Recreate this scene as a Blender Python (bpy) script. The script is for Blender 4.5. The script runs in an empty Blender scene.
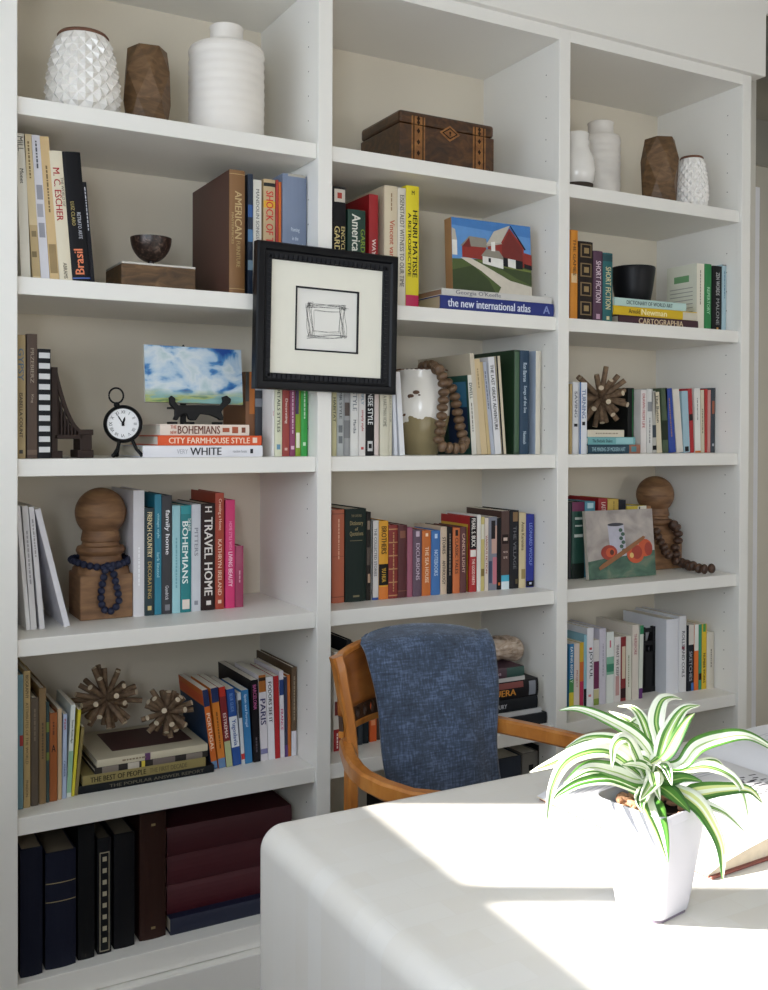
import bpy, bmesh, math, random
from mathutils import Vector, Matrix, Euler
random.seed(7)
PI = math.pi
scn = bpy.context.scene
COL = scn.collection

# ------------------------------------------------------------------ camera
F_PX, PPX, PPY = 1007.95, 384.0, 446.03
YAW, PITCH, ROLL = 0.51, -0.0114, 0.0036
CAM = Vector((-0.3686, -2.2746, 1.2221))
_sy, _cy, _sp, _cp = math.sin(YAW), math.cos(YAW), math.sin(PITCH), math.cos(PITCH)
FW = Vector((_sy * _cp, _cy * _cp, _sp))
_r = Vector((_cy, -_sy, 0.0))
_u = _r.cross(FW)
RT = _r * math.cos(ROLL) + _u * math.sin(ROLL)
UP = -_r * math.sin(ROLL) + _u * math.cos(ROLL)
cam = bpy.data.cameras.new('camera')
cam.sensor_fit = 'VERTICAL'
cam.sensor_height = 36.0
cam.lens = F_PX * 36.0 / 990.0
cam.shift_y = -(495.0 - PPY) / 990.0
cam.clip_start = 0.05
camo = bpy.data.objects.new('camera', cam)
camo.matrix_world = Matrix(((RT.x, UP.x, -FW.x, CAM.x), (RT.y, UP.y, -FW.y, CAM.y), (RT.z, UP.z, -FW.z, CAM.z), (0, 0, 0, 1)))
COL.objects.link(camo)
scn.camera = camo

# ------------------------------------------------------------------ light
SUN_EL = math.radians(25.0)
world = bpy.data.worlds.new('world')
scn.world = world
world.use_nodes = True
bg = world.node_tree.nodes['Background']
bg.inputs[0].default_value = (0.92, 0.95, 1.0, 1)
bg.inputs[1].default_value = 0.12
sun = bpy.data.lights.new('sun', 'SUN')
sun.energy = 27.0
sun.angle = math.radians(0.8)
sun.color = (1.0, 0.95, 0.88)
suno = bpy.data.objects.new('sun', sun)
sd = Vector((0.87 * math.cos(SUN_EL), -0.493 * math.cos(SUN_EL), -math.sin(SUN_EL)))
suno.rotation_euler = sd.to_track_quat('-Z', 'Y').to_euler()
COL.objects.link(suno)
win = bpy.data.lights.new('window_daylight', 'AREA')
win.shape = 'RECTANGLE'
win.size, win.size_y = 1.75, 0.72
win.energy = 21.0
win.color = (0.76, 0.86, 1.0)
wino = bpy.data.objects.new('window_daylight', win)
wino.location = (-1.06, -0.97, 1.68)
wino.rotation_euler = Euler((PI / 2, 0, -PI / 2))
COL.objects.link(wino)
rear_fill = bpy.data.lights.new('rear_fill_light', 'AREA')  # soft fill added for an unseen source behind the camera
rear_fill.shape = 'RECTANGLE'
rear_fill.size, rear_fill.size_y = 2.6, 1.1
rear_fill.energy = 28.0
rear_fill.color = (0.97, 0.98, 1.0)
rear_fillo = bpy.data.objects.new('rear_fill_light', rear_fill)
rear_fillo.location = (2.5, -4.72, 1.3)
rear_fillo.rotation_euler = Euler((PI / 2, 0, 0))
COL.objects.link(rear_fillo)
side_fill = bpy.data.lights.new('side_fill_light', 'AREA')  # fill added from the left to brighten panels and shelf fronts
side_fill.shape = 'RECTANGLE'
side_fill.size, side_fill.size_y = 1.3, 0.9
side_fill.energy = 62.0
side_fill.color = (0.82, 0.90, 1.0)
side_fillo = bpy.data.objects.new('side_fill_light', side_fill)
side_fillo.location = (-1.02, -3.0, 1.5)
side_fillo.rotation_euler = Euler((PI / 2, 0, -PI / 2))
COL.objects.link(side_fillo)
scn.view_settings.view_transform = 'Standard'
scn.view_settings.look = 'None'
scn.view_settings.exposure = 0.0
scn.view_settings.gamma = 1.0
scn.view_settings.use_curve_mapping = False
scn.cycles.max_bounces = 8
scn.cycles.diffuse_bounces = 6
scn.cycles.use_denoising = True
scn.cycles.sample_clamp_indirect = 6.0

# ------------------------------------------------------------------ room measures (bookcase front plane is Y = 0)
SZ = {1: 1.9445, 2: 1.5591, 3: 1.1664, 4: 0.7767, 5: 0.3899, 6: 0.0291}
TH, DEP, TOP = 0.038, 0.368, 2.3441
FLOOR = -0.12
DESK = 0.62
BAYX = {1: ('a0', 'a1'), 2: ('b0', 'b1'), 3: ('c0', 'c1')}
BAYN = {1: 'left bay', 2: 'middle bay', 3: 'right bay'}
ROWN = {1: 'top row', 2: 'second row', 3: 'third row', 4: 'fourth row', 5: 'fifth row', 6: 'bottom row'}


def ray(x, y): return FW + RT * ((x - PPX) / F_PX) - UP * ((y - PPY) / F_PX)
def on_y(x, y, Y):
    v = ray(x, y); return CAM + v * ((Y - CAM.y) / v.y)
def on_z(x, y, Z):
    v = ray(x, y); return CAM + v * ((Z - CAM.z) / v.z)
XS = {k: on_y(px, 440, -0.010).x for k, px in (('a0', 16.0), ('a1', 317.6), ('b0', 331.6), ('b1', 557.6), ('c0', 568.5), ('c1', 740.2), ('c2', 748.8))}
def at_w(x, y, w): return CAM + ray(x, y) * w
def px_size(p): return (p - CAM).dot(FW) / F_PX       # metres per pixel across the view at point p


# ------------------------------------------------------------------ materials
_mats = {}
def lin(h):
    h = h.lstrip('#')
    out = []
    for i in (0, 2, 4):
        c = int(h[i:i + 2], 16) / 255.0
        out.append(c / 12.92 if c <= 0.04045 else ((c + 0.055) / 1.055) ** 2.4)
    return (*out, 1.0)


def mat(hx, rough=0.55, var=0.10, scale=30.0, metal=0.0, coat=0.0, kind=None):
    key = (hx, rough, var, scale, metal, coat, kind)
    if key in _mats: return _mats[key]
    m = bpy.data.materials.new('paint_' + hx.lstrip('#')); m.use_nodes = True
    nt = m.node_tree; b = nt.nodes['Principled BSDF']
    b.inputs['Roughness'].default_value = rough
    b.inputs['Metallic'].default_value = metal
    if coat: b.inputs['Coat Weight'].default_value = coat
    c = lin(hx)
    if max(c[:3]) < 0.03: b.inputs['Specular IOR Level'].default_value = 0.22
    tc = nt.nodes.new('ShaderNodeTexCoord')
    n = nt.nodes.new('ShaderNodeTexNoise'); n.inputs['Scale'].default_value = scale; n.inputs['Detail'].default_value = 3
    nt.links.new(tc.outputs['Object'], n.inputs['Vector'])
    mx = nt.nodes.new('ShaderNodeMix'); mx.data_type = 'RGBA'
    mx.inputs[6].default_value = tuple(v * (1 - var) for v in c[:3]) + (1,)
    mx.inputs[7].default_value = tuple(min(1, v * (1 + var)) for v in c[:3]) + (1,)
    nt.links.new(n.outputs['Fac'], mx.inputs[0])
    nt.links.new(mx.outputs[2], b.inputs['Base Color'])
    _mats[key] = m
    return m


def ramp_mat(name, stops, scale=(8, 8, 8), rough=0.5, tex='NOISE', detail=6, dist=0.0, bump=0.0, coat=0.0, metal=0.0, spread=1.0):
    """noise or wave driven colour ramp: wood, cloth, marble, sky paint"""
    m = bpy.data.materials.new(name); m.use_nodes = True
    nt = m.node_tree; b = nt.nodes['Principled BSDF']
    b.inputs['Roughness'].default_value = rough; b.inputs['Metallic'].default_value = metal
    if coat: b.inputs['Coat Weight'].default_value = coat
    tc = nt.nodes.new('ShaderNodeTexCoord'); mp = nt.nodes.new('ShaderNodeMapping')
    mp.inputs['Scale'].default_value = scale
    nt.links.new(tc.outputs['Object'], mp.inputs['Vector'])
    if tex == 'WAVE':
        t = nt.nodes.new('ShaderNodeTexWave'); t.inputs['Scale'].default_value = 1.0
        t.inputs['Distortion'].default_value = dist; t.inputs['Detail'].default_value = detail; out = t.outputs['Fac']
    else:
        t = nt.nodes.new('ShaderNodeTexNoise'); t.inputs['Scale'].default_value = 1.0
        t.inputs['Detail'].default_value = detail; t.inputs['Distortion'].default_value = dist; out = t.outputs['Fac']
    nt.links.new(mp.outputs['Vector'], t.inputs['Vector'])
    r = nt.nodes.new('ShaderNodeValToRGB')
    els = r.color_ramp.elements
    while len(els) < len(stops): els.new(0.5)
    for e, (p, hx) in zip(els, stops): e.position = p; e.color = lin(hx)
    nt.links.new(out, r.inputs['Fac']); nt.links.new(r.outputs['Color'], b.inputs['Base Color'])
    if bump:
        bp = nt.nodes.new('ShaderNodeBump'); bp.inputs['Strength'].default_value = bump; bp.inputs['Distance'].default_value = 0.003
        nt.links.new(out, bp.inputs['Height']); nt.links.new(bp.outputs['Normal'], b.inputs['Normal'])
    return m


WHITE = mat('#E9E7E1', 0.42, 0.015, 6)
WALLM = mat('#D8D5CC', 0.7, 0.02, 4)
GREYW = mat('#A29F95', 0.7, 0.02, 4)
DARKH = mat('#3A3733', 0.8)
PAGE = mat('#E9E4D6', 0.8, 0.06, 400)
PAGED = mat('#CFC3A8', 0.8, 0.08, 400)
OAK = ramp_mat('turned_oak', [(0.25, '#5A3D26'), (0.5, '#7F5C3E'), (0.8, '#99754F')], (14, 14, 60), 0.6, dist=0.6, bump=0.15)
MANGO = ramp_mat('mango_wood', [(0.25, '#3E2C1A'), (0.5, '#60462A'), (0.75, '#7F6040')], (18, 18, 45), 0.5, dist=1.2)
BIRCHT = ramp_mat('twig_bark', [(0.3, '#5A4636'), (0.7, '#8B7258')], (60, 60, 60), 0.8, bump=0.3)
TWIGEND = mat('#C4B59C', 0.8)
BENT = ramp_mat('honey_bentwood', [(0.2, '#8A4F1E'), (0.5, '#B2702F'), (0.8, '#C98B45')], (25, 25, 8), 0.35, dist=0.8, coat=0.3)
PANELW = ramp_mat('chair_back_veneer', [(0.2, '#6E3C17'), (0.5, '#8F5423'), (0.8, '#A5672E')], (10, 10, 30), 0.35, dist=0.8, coat=0.3)
GLAZE = mat('#E9E6E1', 0.22, 0.03, 12, coat=0.3)
MATTEW = mat('#E4DFD8', 0.55, 0.04, 25)
BLACKM = mat('#09090B', 0.4, 0.1)


# ------------------------------------------------------------------ mesh builder
class MB:
    def __init__(s): s.v = []; s.f = []; s.m = []
    def add(s, vs, fs, mi=0, M=None):
        o = len(s.v)
        s.v += [tuple(M @ Vector(p)) if M else tuple(p) for p in vs]
        s.f += [tuple(i + o for i in f) for f in fs]
        s.m += [mi] * len(fs)
        return s
    def box(s, x0, x1, y0, y1, z0, z1, mi=0, M=None):
        vs = [(x0, y0, z0), (x1, y0, z0), (x1, y1, z0), (x0, y1, z0), (x0, y0, z1), (x1, y0, z1), (x1, y1, z1), (x0, y1, z1)]
        return s.add(vs, [(3, 2, 1, 0), (4, 5, 6, 7), (0, 1, 5, 4), (1, 2, 6, 5), (2, 3, 7, 6), (3, 0, 4, 7)], mi, M)
    def lathe(s, prof, seg=40, mi=0, M=None, cap=True):
        vs = []; fs = []
        for (r, z) in prof:
            for k in range(seg):
                a = 2 * PI * k / seg; vs.append((r * math.cos(a), r * math.sin(a), z))
        for i in range(len(prof) - 1):
            for k in range(seg):
                k2 = (k + 1) % seg
                fs.append((i * seg + k, i * seg + k2, (i + 1) * seg + k2, (i + 1) * seg + k))
        if cap:
            fs.append(tuple(reversed(range(seg)))); fs.append(tuple(range((len(prof) - 1) * seg, len(prof) * seg)))
        return s.add(vs, fs, mi, M)
    def sphere(s, c, r, mi=0, seg=16, rings=10, sc=(1, 1, 1), M=None):
        prof = [(max(1e-5, r * math.sin(PI * i / rings)), -r * math.cos(PI * i / rings)) for i in range(rings + 1)]
        T = Matrix.Translation(c) @ (M or Matrix()) @ Matrix.Diagonal((*sc, 1))
        return s.lathe(prof, seg, mi, T, True)
    def sweep(s, pts, prof, mi=0, up=Vector((0, 0, 1)), closed=False, cap=True):
        """prof: list of (a,b) offsets along side and up, or function of i"""
        P = [Vector(p) for p in pts]; n = len(P); vs = []; fs = []
        for i, p in enumerate(P):
            if closed: t = P[(i + 1) % n] - P[i - 1]
            else: t = P[min(i + 1, n - 1)] - P[max(i - 1, 0)]
            t.normalize(); side = t.cross(up)
            if side.length < 1e-4: side = t.cross(Vector((0, 1, 0.01)))
            side.normalize(); u2 = side.cross(t)
            pr = prof(i / (n - 1)) if callable(prof) else prof
            k = len(pr)
            vs += [p + side * a + u2 * b for a, b in pr]
        m = n if closed else n - 1
        for i in range(m):
            j = (i + 1) % n
            for a in range(k):
                b = (a + 1) % k
                fs.append((i * k + a, i * k + b, j * k + b, j * k + a))
        if cap and not closed:
            fs.append(tuple(reversed(range(k)))); fs.append(tuple(range((n - 1) * k, n * k)))
        return s.add(vs, fs, mi)
    def tube(s, pts, r, mi=0, seg=10, closed=False):
        f = (lambda t: [(r(t) * math.cos(2 * PI * k / seg), r(t) * math.sin(2 * PI * k / seg)) for k in range(seg)]) if callable(r) else [(r * math.cos(2 * PI * k / seg), r * math.sin(2 * PI * k / seg)) for k in range(seg)]
        return s.sweep(pts, f, mi, closed=closed)
    def prism(s, poly, y0, y1, mi=0, M=None):
        """poly in XZ, extruded along Y"""
        n = len(poly)
        vs = [(x, y0, z) for x, z in poly] + [(x, y1, z) for x, z in poly]
        fs = [tuple(range(n)), tuple(reversed(range(n, 2 * n)))] + [(i, n + i, n + (i + 1) % n, (i + 1) % n) for i in range(n)]
        return s.add(vs, fs, mi, M)
    def flat(s, poly, y, mi=0, M=None):
        return s.add([(x, y, z) for x, z in poly], [tuple(range(len(poly)))], mi, M)
    def grid(s, nu, nv, fn, mi=0):
        vs = [fn(i / nu, j / nv) for j in range(nv + 1) for i in range(nu + 1)]
        fs = [(j * (nu + 1) + i, j * (nu + 1) + i + 1, (j + 1) * (nu + 1) + i + 1, (j + 1) * (nu + 1) + i) for j in range(nv) for i in range(nu)]
        return s.add(vs, fs, mi)
    def mesh(s, name, mats, smooth=None):
        me = bpy.data.meshes.new(name)
        me.from_pydata(s.v, [], s.f); me.update()
        for x in (mats if isinstance(mats, (list, tuple)) else [mats]): me.materials.append(x)
        me.polygons.foreach_set('material_index', s.m)
        if smooth is not None:
            me.polygons.foreach_set('use_smooth', [True] * len(s.f)); me.set_sharp_from_angle(angle=math.radians(smooth))
        bm = bmesh.new(); bm.from_mesh(me)
        return me, bm
    def build(s, name, mats, parent=None, smooth=None, bevel=0.0, fix=True, loc=None, rot=None):
        me, bm = s.mesh(name, mats, smooth)
        if fix:
            bmesh.ops.recalc_face_normals(bm, faces=bm.faces); bm.to_mesh(me)
        bm.free()
        o = bpy.data.objects.new(name, me); COL.objects.link(o)
        if parent: o.parent = parent
        if loc is not None: o.location = loc
        if rot is not None: o.rotation_euler = rot
        if bevel:
            b = o.modifiers.new('bevel', 'BEVEL'); b.width = bevel; b.segments = 2; b.limit_method = 'ANGLE'; b.angle_limit = math.radians(40)
        return o


LABELS = {}
def tag(o, label, cat, group=None):
    if label in LABELS and not group: print('DUPLABEL', label)
    if label in LABELS: print('SAMELABEL', label)
    nw = len(label.split())
    if nw < 4 or nw > 16: print('LABELLEN', nw, label)
    LABELS[label] = 1
    o['label'] = label; o['category'] = cat
    if group: o['group'] = group
    return o
def thing(name, label, cat, loc=(0, 0, 0), rot=(0, 0, 0), group=None):
    o = bpy.data.objects.new(name, None); o.empty_display_size = 0.02
    COL.objects.link(o); o.location = loc; o.rotation_euler = rot
    return tag(o, label, cat, group)
def struct(o): o['kind'] = 'structure'; return o


# text to mesh data, cached
_txt = {}
def text_mesh(body):
    if body not in _txt:
        c = bpy.data.curves.new('lettering', 'FONT'); c.body = body; c.resolution_u = 2; c.size = 1.0
        o = bpy.data.objects.new('lettering', c)
        me = o.to_mesh()
        vs = [v.co.copy() for v in me.vertices]; fs = [tuple(p.vertices) for p in me.polygons]
        o.to_mesh_clear(); bpy.data.objects.remove(o); bpy.data.curves.remove(c)
        xs = [v.x for v in vs] or [0, 1]; ys = [v.y for v in vs] or [0, 1]
        _txt[body] = (vs, fs, min(xs), max(xs), min(ys), max(ys))
    return _txt[body]
AX = {'d': ((0, 0, -1), (1, 0, 0)), 'u': ((0, 0, 1), (-1, 0, 0)), 'h': ((1, 0, 0), (0, 0, 1))}
def put_text(mb, body, cx, y, cz, length, height, mi, way='h'):
    """lettering centred at (cx, cz) on the plane y, facing -Y"""
    vs, fs, x0, x1, y0, y1 = text_mesh(body)
    sx = length / (x1 - x0); sy = height / max(0.3, y1 - y0)
    sx = min(sx, sy * 1.5); sy = min(sy, sx * 1.9)
    a, b = (Vector(q) for q in AX[way])
    o = Vector((cx, y, cz))
    mx, my = (x0 + x1) / 2, (y0 + y1) / 2
    for k, q in enumerate((-0.022, 0.022)):   # struck twice for a bolder face
        mb.add([o + Vector((0, -0.00004 * k, 0)) + a * ((v.x - mx + q) * sx) + b * ((v.y - my) * sy) for v in vs], fs, mi)

# ================================================================== ROOM
def sbox(name, m, *a, bevel=0.0):
    b = MB(); b.box(*a); return struct(b.build(name, m, bevel=bevel))
FLOORM = ramp_mat('oak_floor_boards', [(0.3, '#3A2A1C'), (0.7, '#523C28')], (3, 30, 3), 0.45, dist=0.5)
sbox('floor', FLOORM, -1.0, 4.2, -4.6, 0.9, FLOOR - 0.06, FLOOR)
sbox('ceiling', WALLM, -1.0, 4.2, -4.6, -0.02, 2.74, 2.82)
sbox('wall_back', WALLM, -1.0, 2.36, 0.385, 0.47, FLOOR, 2.82)
b = MB()                                     # left wall with the window opening that lets the sun in
WY0, WY1, WZ0, WZ1 = -1.95, -0.04, 1.325, 2.42
b.box(-1.0, -0.9, WY1, 0.47, FLOOR, 2.82); b.box(-1.0, -0.9, -2.35, WY0, FLOOR, 2.82); b.box(-1.0, -0.9, -4.6, -3.65, FLOOR, 2.82); b.box(-1.0, -0.9, -3.65, -2.35, FLOOR, 1.05); b.box(-1.0, -0.9, -3.65, -2.35, 1.95, 2.82)  # second opening, nearer the camera, added for the side fill
b.add([(x, y, z) for x in (-1.0, -0.9) for y, z in ((WY0, FLOOR), (WY1, FLOOR), (WY1, WZ0), (WY0, WZ0 - 0.06))], [(0, 1, 2, 3), (7, 6, 5, 4), (0, 4, 5, 1), (1, 5, 6, 2), (2, 6, 7, 3), (3, 7, 4, 0)]); b.box(-1.0, -0.9, WY0, WY1, WZ1, 2.82)
struct(b.build('wall_left', mat('#BDBAB2', 0.7, 0.02, 4)))
b = MB()
b.box(-0.965, -0.935, -0.455, -0.409, WZ0, WZ1)
b.box(-0.965, -0.935, -1.43, -1.40, WZ0, WZ1)
struct(b.build('window_1', WHITE))
b = MB()                                     # wall behind the camera with a wide opening added to let the rear fill in
b.box(-1.0, 4.2, -4.7, -4.6, FLOOR, 0.7); b.box(-1.0, 4.2, -4.7, -4.6, 1.9, 2.82); b.box(-1.0, 1.15, -4.7, -4.6, 0.7, 1.9); b.box(3.85, 4.2, -4.7, -4.6, 0.7, 1.9)
struct(b.build('wall_front', WALLM))
sbox('sun_blocker', GREYW, -3.1, -3.0, -4.0, -0.86, FLOOR, 4.2)  # unseen slab added outside to keep sun out of the side opening
# passage seen past the right end of the bookcase
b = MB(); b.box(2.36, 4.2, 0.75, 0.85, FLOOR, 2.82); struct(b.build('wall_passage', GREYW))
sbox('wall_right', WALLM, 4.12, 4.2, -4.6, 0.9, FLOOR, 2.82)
sbox('ceiling_passage', mat('#77756E', 0.7, 0.02), 2.36, 4.12, -0.02, 0.75, 2.58, 2.66)  # dark grey carries the shade under the passage ceiling
zz1, zz0 = on_y(756, 117, 0.73).z, on_y(762, 165, 0.73).z
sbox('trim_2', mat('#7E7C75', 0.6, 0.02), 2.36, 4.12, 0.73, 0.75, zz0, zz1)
zc = on_y(757, 187, 0.45).z
xc = on_y(759, 300, 0.45).x
b = MB(); b.box(xc - 0.12, xc, 0.45, 0.47, FLOOR, zc);
struct(b.build('trim_3', mat('#E4E4E8', 0.5, 0.02)))
b = MB(); b.box(2.36, xc - 0.10, 0.385, 0.47, FLOOR, 2.82); struct(b.build('wall_side', WALLM))
sbox('trim_4', WHITE, 2.29, 4.12, -0.03, -0.02, 2.58, 2.74)
# bulkhead above the bookcase
sbox('trim_1', WHITE, -0.9, 2.29, -0.03, 0.385, 2.378, 2.74, bevel=0.002)

# ================================================================== BOOKCASE
bc = thing('bookcase', 'white built-in bookcase of three bays covering the whole back wall', 'bookcase', (0, 0, 0))
def bpart(name, *a, bevel=0.0015, m=WHITE):
    b = MB(); b.box(*a); return b.build(name, m, bc, bevel=bevel)
FF = -0.010                                   # front of the face frame
bpart('back_panel', -0.80, XS['c2'], DEP, DEP + 0.012, FLOOR, 2.378, bevel=0, m=mat('#DED5C3', 0.6, 0.02, 5))
for x0, x1 in ((-0.80, 0.0), (XS['a1'], XS['b0']), (XS['b1'], XS['c0']), (XS['c1'], XS['c2'])):
    if x0 < -0.5: x0 = -0.06
    bpart('stile', x0, x1, FF, 0.012, -0.026, 2.378)
    p = MB(); p.box(x0 + 0.0015, x1 - 0.0015, 0.012, DEP, -0.026, 2.378)
    if x0 > 0.1:                              # shelf pin holes drilled in the face that looks left
        for r in range(0, 6):
            q = SZ[r + 1] + 0.07
            while q < (TOP if r == 0 else SZ[r] - TH) - 0.03:
                p.lathe([(0.0019, 0), (0.0019, 0.0004)], 8, 1, Matrix.Translation((x0 + 0.0015, 0.052, q)) @ Matrix.Rotation(-PI / 2, 4, 'Y'))
                q += 0.062
    p.build('side_panel', [WHITE, mat('#6E6A64', 0.8)], bc)
for k in (1, 2, 3):
    a, c = (XS[q] for q in BAYX[k])
    bpart('top_rail', a, c, FF, 0.012, TOP, 2.378, bevel=0)
    bpart('top_panel', a - 0.001, c + 0.001, 0.012, DEP, TOP, TOP + 0.02, bevel=0)
    for r in range(1, 6):
        bpart('shelf', a - 0.0005, c - 0.0005, 0.0, DEP, SZ[r] - TH, SZ[r])
    bpart('bottom_shelf', a - 0.0005, c + 0.0005, 0.0, DEP, -0.026, SZ[6])
bpart('plinth', -0.06, XS['c2'], -0.024, 0.05, FLOOR, -0.028, bevel=0.003)

# ================================================================== BOOKS
_meshm = {}
def deep(hx):                                 # contrast curve on book colours, dark tones deepened most
    out = '#'
    for i in (1, 3, 5):
        s = int(hx[i:i + 2], 16) / 255; s *= 0.76 + 0.24 * s; out += '%02X' % round(s * 255)
    return out
def M_(hx, rough=0.5): return mat(deep(hx), rough, 0.06, 18)
def make_book(label, loc, rot, w, h, dep, col, hard=True, t=(), bands=(), marks=None, page=None, group=None, rough=0.5, name='book', cat='book', front=None, upper=None):
    o = thing(name, label, cat, loc, rot, group)
    ct = min(0.0024, w * 0.16) if hard else 0.0006
    bul = (w * 0.07 if w > 0.012 else 0.0006) if hard else 0.0
    n = 6
    arc = [(w * i / n, -bul * math.sin(PI * i / n) ** 0.7 if 0 < i < n else 0.0) for i in range(n + 1)]
    poly = [(0, dep)] + arc + [(w, dep), (w - ct, dep), (w - ct, ct), (ct, ct), (ct, dep)]
    m = MB(); N = len(poly)
    vs = [(x, y, 0) for x, y in poly] + [(x, y, h) for x, y in poly]
    m.add(vs, [tuple(range(N)), tuple(reversed(range(N, 2 * N)))] + [(i, N + i, N + (i + 1) % N, (i + 1) % N) for i in range(N)], 0)
    mats = [M_(col, rough)]
    def slot(c):
        x = M_(c, rough)
        if x not in mats: mats.append(x)
        return mats.index(x)
    lay = 0.0002
    for bd in bands:                          # printed bands on the spine: from, to (fractions from the top), colour, optional left and right limits
        v0, v1, c = bd[:3]; s0, s1 = bd[3:5] if len(bd) > 3 else (0.0, 1.0)
        si = slot(c); z0, z1 = h * (1 - v1), h * (1 - v0)
        A = [(w * (s0 + (s1 - s0) * i / n)) for i in range(n + 1)]
        pts = [(x, -bul * math.sin(PI * min(1, max(0, x / w))) ** 0.7 - lay if 0 < x < w else -lay) for x in A]
        m.add([(x, y, z0) for x, y in pts] + [(x, y, z1) for x, y in pts], [(i, i + 1, n + 2 + i, n + 1 + i) for i in range(n)], si)
        lay += 0.00012
    for q in t:                               # lettering
        body, c, v0, v1 = q[:4]
        fr = q[4] if len(q) > 4 else 0.55
        way = q[5] if len(q) > 5 else 'd'
        cxf = q[6] if len(q) > 6 else 0.5
        L = h * (v1 - v0)
        zc = h * (1 - (v0 + v1) / 2)
        if way == 'h': put_text(m, body, w * cxf, -bul - lay - 0.0002, zc, w * fr, L, slot(c), 'h')
        else: put_text(m, body, w * cxf, -bul - lay - 0.0002, zc, L, w * fr, slot(c), way)
    if marks:                                 # fine print too small to read in the photograph
        si = slot(marks[0]); v0, v1 = marks[1:3] if len(marks) > 1 else (0.15, 0.8)
        z = h * (1 - v0); xw = min(0.0018, w * 0.13)
        while z > h * (1 - v1):
            L = random.uniform(0.003, 0.011)
            m.flat([(w / 2 - xw, z - L), (w / 2 + xw, z - L), (w / 2 + xw, z), (w / 2 - xw, z)], -bul - lay - 0.0002, si)
            z -= L + 0.0022
    lf = 0.0003
    if front:                                 # something printed on the cover board that faces left: (y0, y1, z0, z1, colour) fractions
        for (a0, a1, c0, c1, cc) in front:
            m.add([(-lf, dep * a0, h * c0), (-lf, dep * a1, h * c0), (-lf, dep * a1, h * c1), (-lf, dep * a0, h * c1)], [(0, 1, 2, 3)], slot(cc)); lf += 0.00015
    for (a0, a1, c0, c1, cc) in (upper or ()):  # printed on the board that lies uppermost
        m.add([(w + 0.0003, dep * a0, h * c0), (w + 0.0003, dep * a1, h * c0), (w + 0.0003, dep * a1, h * c1), (w + 0.0003, dep * a0, h * c1)], [(0, 1, 2, 3)], slot(cc))
    m.build('cover', mats, o)
    p = MB(); e = 0.003 if hard else 0.0003
    p.box(ct, w - ct, ct, dep - (0.004 if hard else 0.0004), e, h - e)
    p.build('pages', mat(page, 0.8, 0.06, 400) if page else PAGE, o)
    return o


def U(x0, x1, top, col, desc, **k): return (x0, x1, top, col, desc, k)
def row(bay, r, base, specs, first=None, start=None):
    z = SZ[r]; a, c = (XS[q] for q in BAYX[bay])
    prev = a if start is None else start; pd = None
    grp = 'books standing in the %s of the %s' % (ROWN[r], BAYN[bay])
    for x0, x1, top, col, desc, k in specs:
        k = dict(k); lean = k.pop('lean', 0)
        xm = (x0 + x1) / 2
        if isinstance(base, tuple):
            (xa, ya), (xb, yb) = base
            by = ya + (yb - ya) * (xm - xa) / (xb - xa)
            Y = min(0.2, max(0.012, on_z(xm, by, z).y))
        else:
            Y = base; by = 446
        if 'y' in k: Y = k.pop('y')
        X0, X1 = on_y(x0, by, Y).x, on_y(x1, by, Y).x
        top3 = on_y(xm + lean, top, Y)
        hh = top3.z - z
        th = math.atan2(on_y(x0 + lean, top, Y).x - X0, hh) if lean else 0.0
        X0 = max(X0, prev + 0.0004 + (0.001 if pd is None else 0)); X1 = min(max(X1, X0 + 0.004), c - 0.002)
        w = (X1 - X0) * math.cos(th) - 0.0002
        h = hh / math.cos(th)
        if th < 0: h -= w * math.sin(-th) * 0.5
        dep = k.pop('dep', min(h * 0.76, DEP - 0.014 - Y)); dep = min(dep, DEP - 0.006 - Y)
        loc = (X0, Y, z + 0.0002) if th <= 0 else (X1 - w * math.cos(th), Y, z + 0.0002 + w * math.sin(th))
        ref = k.pop('ref', None)
        if ref: label = '%s book %s, %s %s' % (desc, ref, BAYN[bay], ROWN[r])
        elif pd is None: label = '%s book at the left end, %s %s' % (desc, BAYN[bay], ROWN[r])
        else: label = '%s book right of the %s one, %s %s' % (desc, pd, BAYN[bay], ROWN[r])
        make_book(label, loc, (0, th, 0), w, h, dep, col, group=grp, **k)
        pd = desc.replace('slim ', ''); prev = X1


PLACE = {0: 'at the bottom', 1: 'second from bottom', 2: 'third from bottom', 3: 'fourth from bottom', 4: 'fifth from bottom', 5: 'sixth from bottom'}
def stack(bay, r, base, items, what):
    """lying books, bottom first: (xl, xr, thickness in pixels, colour, desc, options); base as in row()"""
    z = SZ[r]; n = len(items); tops = []
    for i, (xl, xr, tp, col, desc, k) in enumerate(items):
        k = dict(k); Y = k.pop('y', base)
        xm = (xl + xr) / 2
        L = on_y(xr, 446, Y).x - on_y(xl, 446, Y).x
        th = on_y(xm, 446 - tp / 2, Y).z - on_y(xm, 446 + tp / 2, Y).z
        dep = k.pop('dep', L * 0.78); dep = min(dep, DEP - 0.006 - Y)
        xr3 = on_y(xr, 446, Y).x
        yaw = k.pop('yaw', 0.0)
        c = math.cos(-PI / 2)
        where = 'on top' if i == n - 1 and n > 1 else PLACE[i]
        label = '%s book lying %s of the %s, %s' % (desc, where, what, BAYN[bay] + ' ' + ROWN[r])
        make_book(label, (xr3, Y, z + 0.0002), (0, -PI / 2, yaw), th, L, dep, col, group='books lying in the ' + what + ' of the ' + BAYN[bay] + ' ' + ROWN[r], **k)
        z += th + 0.0006
        tops.append(z)
    return z

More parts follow.
